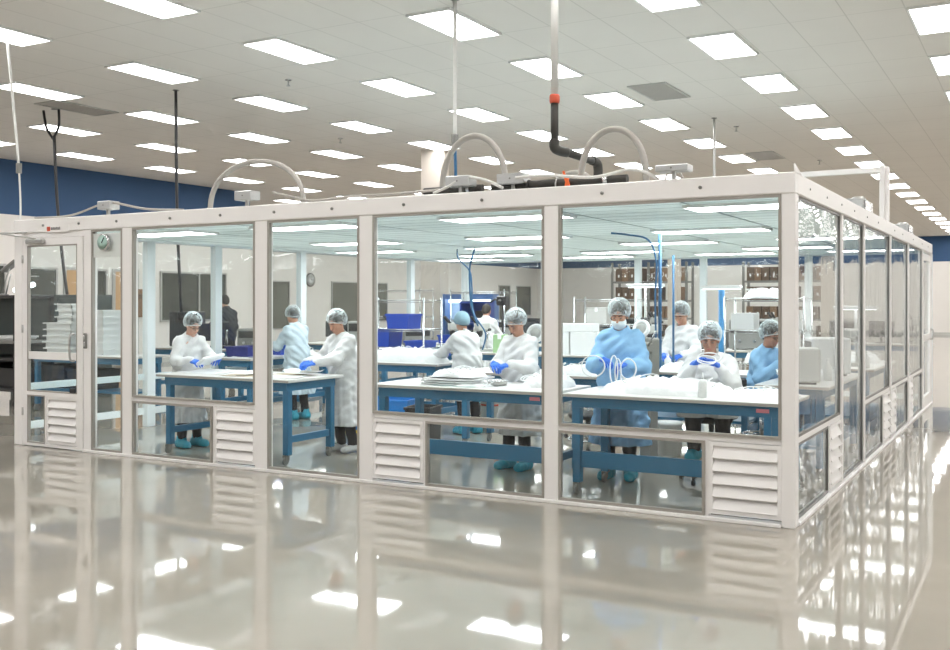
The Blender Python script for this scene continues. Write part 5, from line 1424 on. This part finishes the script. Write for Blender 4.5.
def sheet(label, x, y, z, w, d, rz, curl_=.01, m=None, name='paper_sheet', n=10, th=.0015, cat='paper'):
    vs = []; 
    for s_ in (0, th):
        for i in range(n+1):
            for j in range(n+1):
                u, v = i/n-.5, j/n-.5
                vs.append((u*w, v*d, s_+curl_*(abs(u*2)**3+.3*math.sin(5*v+2*u))+.3*curl_))
    N = (n+1)**2; fs = []
    for i in range(n):
        for j in range(n):
            a = i*(n+1)+j; b_ = a+n+1
            fs += [(a, a+1, b_+1, b_), (N+a, N+b_, N+b_+1, N+a+1)]
    for i in range(n):
        a = i; fs += [(i, i+1, N+i+1, N+i), (n*(n+1)+i, N+n*(n+1)+i, N+n*(n+1)+i+1, n*(n+1)+i+1),
                      (i*(n+1), N+i*(n+1), N+(i+1)*(n+1), (i+1)*(n+1)), (i*(n+1)+n, (i+1)*(n+1)+n, N+(i+1)*(n+1)+n, N+i*(n+1)+n)]
    return solo(name, label, cat, MB().add(vs, fs, sm=True), m or M_PAPER, (x, y, z), rz)
M_TAN = mat('tan_paper', (.50, .42, .32), .8)
for k, (x, y, w, d, r, c, m, l) in enumerate([
    (-6.45, .72, .6, .45, .15, .012, M_WSOFT, 'crumpled white sheet in front of the worker at the left table end'),
    (-5.95, .72, .5, .5, -.3, .014, M_WSOFT, 'white plastic sheet in the middle of the table nearest the door'),
    (-5.75, .55, .55, .3, .1, .004, M_TAN, 'tan sheet lying beside the white plastic sheet on the table nearest the door'),
    (-5.30, .60, .4, .32, .3, .006, M_WSOFT, 'white sheet at the right end of the table nearest the door'),
    (-5.42, .86, .5, .25, -.1, .003, M_TAN, 'tan folded paper under the hands of the worker at the right table end'),
    (-2.6, .55, .30, .2, .4, .003, M_WSOFT, 'small white sheet at the front edge of the second front table'),
    (-8.2, 3.07, .3, .16, .3, .01, M_WSOFT, 'white sheet at the near end of the table by the left side wall')]):
    sheet(l, x, y, TZ+.0005+k*.0004, w, d, r, c, m)
for k in range(3):
    o = sheet(('bottom', 'middle', 'top')[k]+' folded white film in the stack on the second front table', -3.28+random.uniform(-.02, .02), .72, TZ+.001+k*.022, .56, .42, .05*k, .008, M_WSOFT, 'folded_film', th=.014, cat='film')
    o['group'] = 'folded films on the second front table'
sheet('grey-green film peeking out from under the folded white films', -3.2, .55, TZ, .5, .2, -.1, .003, mat('grey_green_film', (.25, .38, .38), .4), 'film_sheet', cat='film')
# dish in front of the second-table worker
ds = thing('clear_dish', 'shallow clear ring dish on the second front table', 'dish', (-2.86, .72, TZ+.0))
part('rim', MB().tube([(.10*math.cos(2*PI*q/24), .10*math.sin(2*PI*q/24), .05) for q in range(24)], .006, 6, closed=True), M_CHROME, ds)
part('bowl', MB().lathe([(.05, 0), (.085, .01), (.10, .05), (.095, .05), (.08, .015), (.03, .008)], n=24), M_GREY, ds)
# spray bottle
bt = thing('dropper_bottle', 'white squeeze bottle standing on the corner table before the seated worker in white', 'bottle', (-.86, .55, TZ))
part('bottle_body', MB().lathe([(.034, 0), (.037, .01), (.037, .12), (.028, .145), (.014, .15)], n=20), M_WPLAST, bt)
part('nozzle', MB().lathe([(.012, .15), (.010, .165), (.003, .205)], n=12), M_WPLAST, bt)
for x, y, z, h, l in [(-.3, 2.9, TZ, .22, 'white bottle on the table along the right side wall'), (-.25, 5.1, TZ, .2, 'white bottle at the near end of the table under the shelf lamp'), (-2.3, 3.95, TZ, .16, 'small white bottle at the foot of the thin blue pole')]:
    b_ = thing('bottle', l, 'bottle', (x, y, z))
    part('bottle_body', MB().lathe([(.04, 0), (.042, h*.6), (.016, h*.8), (.016, h*.9)], n=16), M_WPLAST, b_)
    part('cap', MB().lathe([(.018, h*.9), (.018, h)], n=12), M_WPLAST, b_)

# ------------------------------------------------------------------ the people
R_, L_ = 0, 1
def W2(root, p):
    return root.matrix_basis @ Vector(p)
p1, w1 = person('person in white gown and glasses at the left table end near the door', (-7.02, .88, 0), -14, fwd=.12, H=1.50, lean=.22, hp=.50, hyaw=.0, skin='light', gown=G_WHITE, glasses=True,
    hr=(.16, .38, 1.0), hl=(-.17, .42, 1.02), fr=(-.3, .9, -.15), fl=(.7, .6, -.2), hem=.28, hair=M_HAIR)
p3, w3 = person('person in white gown and grey shoes at the table nearest the door', (-5.15, 1.42, 0), -104, H=1.53, lean=.14, hp=.45, hyaw=.1, skin='tan', gown=G_WHITE, bulk=1.1,
    hr=(.20, .38, 1.0), hl=(.0, .42, 1.0), fr=(-.5, .8, -.2), fl=(.5, .8, -.2), hem=.30, shoe='sneaker')
p5, w5 = person('person in white gown holding gloved hands together behind the second front table', (-2.96, 1.42, 0), -98, fwd=.12, H=1.545, lean=.10, hp=.55, hyaw=.0, skin='tan', gown=G_WHITE, bulk=1.12,
    hr=(.10, .34, 1.05), hl=(-.10, .34, 1.05), fr=(-.75, .6, -.2), fl=(.75, .6, -.2), hem=.34, curl=(.65, .65), hair=M_HAIRG)
p7, w7 = person('person in light blue gown and white beard cover holding loops of white tube', (-1.90, 1.40, 0), -80, H=1.635, lean=.06, hp=.35, hyaw=.0, skin='tan', gown=G_BLUE, bulk=1.22, mask='beard', hair=M_HAIRG,
    hr=(.13, .30, 1.13), hl=(-.12, .30, 1.10), fwd=.12, fr=(-.85, .45, -.2), fl=(.75, .5, -.35), hem=.32, curl=(.65, .65))
p9, w9 = person('person in white gown seated on a stool, both gloved hands at the mouth height', (-1.08, 1.55, 0), -78, H=1.66, lean=.22, hp=.30, hyaw=0, skin='brown', gown=G_WHITE, bulk=1.25, seat=.60, foot=.24, hem=.64,
    hr=(.12, .42, 1.10), hl=(-.10, .42, 1.08), fr=(-.65, .25, .6), fl=(.62, .2, .65), curl=(.7, .6))
p10, w10 = person('person in light blue gown and glasses seated sideways at the right side wall table', (-1.02, 3.2, 0), -28, H=1.62, lean=.16, hp=.30, hyaw=-.1, skin='brown', gown=G_BLUE, bulk=1.05, seat=.60, foot=.24, hem=.50, glasses=True,
    hr=(.14, .36, 1.02), hl=(-.12, .40, 1.02), fr=(-.3, .9, -.1), fl=(.4, .9, -.1))
p8, w8 = person('person in white gown standing at the back behind the hose pole table', (-2.25, 4.42, 0), -95, H=1.61, lean=.10, hp=.50, skin='tan', gown=G_WHITE, bulk=1.0,
    hr=(.12, .36, 1.02), hl=(-.12, .36, 1.02), fr=(-.6, .7, -.2), fl=(.5, .8, -.2), hem=.36)
p4, w4 = person('person in white gown and teal cap seen from behind, leaning over the pile table', (-4.72, 3.42, 0), 148, H=1.50, lean=.30, hp=.45, skin='tan', gown=G_WHITE, bulk=1.15, net='solid',
    hr=(.20, .48, .98), hl=(-.22, .50, .98), fr=(-.2, .9, -.2), fl=(.3, .9, -.2), hem=.42)
p2, w2_ = person('person in pale blue gown seen from behind at the table by the left side wall', (-7.58, 3.56, 0), 165, H=1.56, lean=.16, hp=.50, skin='tan', gown=G_PALE, bulk=1.05, net='net',
    hr=(.16, .42, 1.02), hl=(-.14, .42, 1.05), fr=(-.2, .9, -.1), fl=(.2, .9, .1), hem=.36)
p6, w6 = person('person in white gown far back in front of the deep blue cabinet', (-7.05, 8.05, 0), 100, H=1.60, lean=.08, hp=.3, skin='tan', gown=G_WHITE, net=False, hair=M_HAIR,
    hr=(.14, .38, 1.05), hl=(-.14, .38, 1.05), hem=.36)
p11, w11 = person('person in charcoal jacket standing outside the clean room near the dark wall window', (-12.5, 7.3, 0), 160, H=1.78, lean=.05, hp=.25, skin='light', gown=M_JACKET, gname='jacket', jacket=True, net=False, bulk=1.1, shoe='black',
    hr=(.16, .36, 1.08), hl=(-.16, .36, 1.08), bare_hands=True)
# things in hands
def loopset(label, root, c, loops, r, m=None, name='tube_loop'):
    mb = MB()
    for (dx, dy, dz, a, b_, rx, rz_) in loops:
        R = Euler((rx, 0, rz_)).to_matrix(); pts = []
        for q in range(28):
            t = 2*PI*q/28; pts.append(R @ Vector((a*math.cos(t), 0, b_*math.sin(t)))+Vector((dx, dy, dz)))
        mb.tube(pts, r, 7, closed=True)
    P_ = W2(root, c)
    return solo(name, label, 'tube', mb, m or M_WPLAST, tuple(P_), root.rotation_euler.z)
loopset('loops of white tube held in the hands of the worker in blue', p7, (0.0, .43, 1.11), [(.17, 0, -.04, .105, .095, .1, .1), (-.02, .0, -.07, .035, .13, .2, .2), (-.15, .0, -.06, .085, .09, .1, -.4), (-.06, .01, -.09, .03, .12, .0, -.2)], .0065)
loopset('white tube ring held at the face of the seated worker in white', p9, (0.0, .50, 1.15), [(-.02, 0, .02, .10, .045, .5, .1), (.0, 0.02, -.0, .08, .05, .8, .3)], .006)
pk = solo('white_packet', 'white crumpled packet held by the worker with glasses near the door', 'packet', MB().box((-.11, -.16, -.02), (.11, .16, .02), c=.015, rot=(.15, -.5, .1)), M_WSOFT, tuple(W2(p1, (0.0, .50, 1.00))), p1.rotation_euler.z+PI/2)
sh_ = sheet('white sheet drooping from the hands of the worker in grey shoes', *tuple(W2(p3, (.02, .55, .89))), .34, .30, p3.rotation_euler.z, .03, M_WSOFT, 'film_sheet', cat='film')
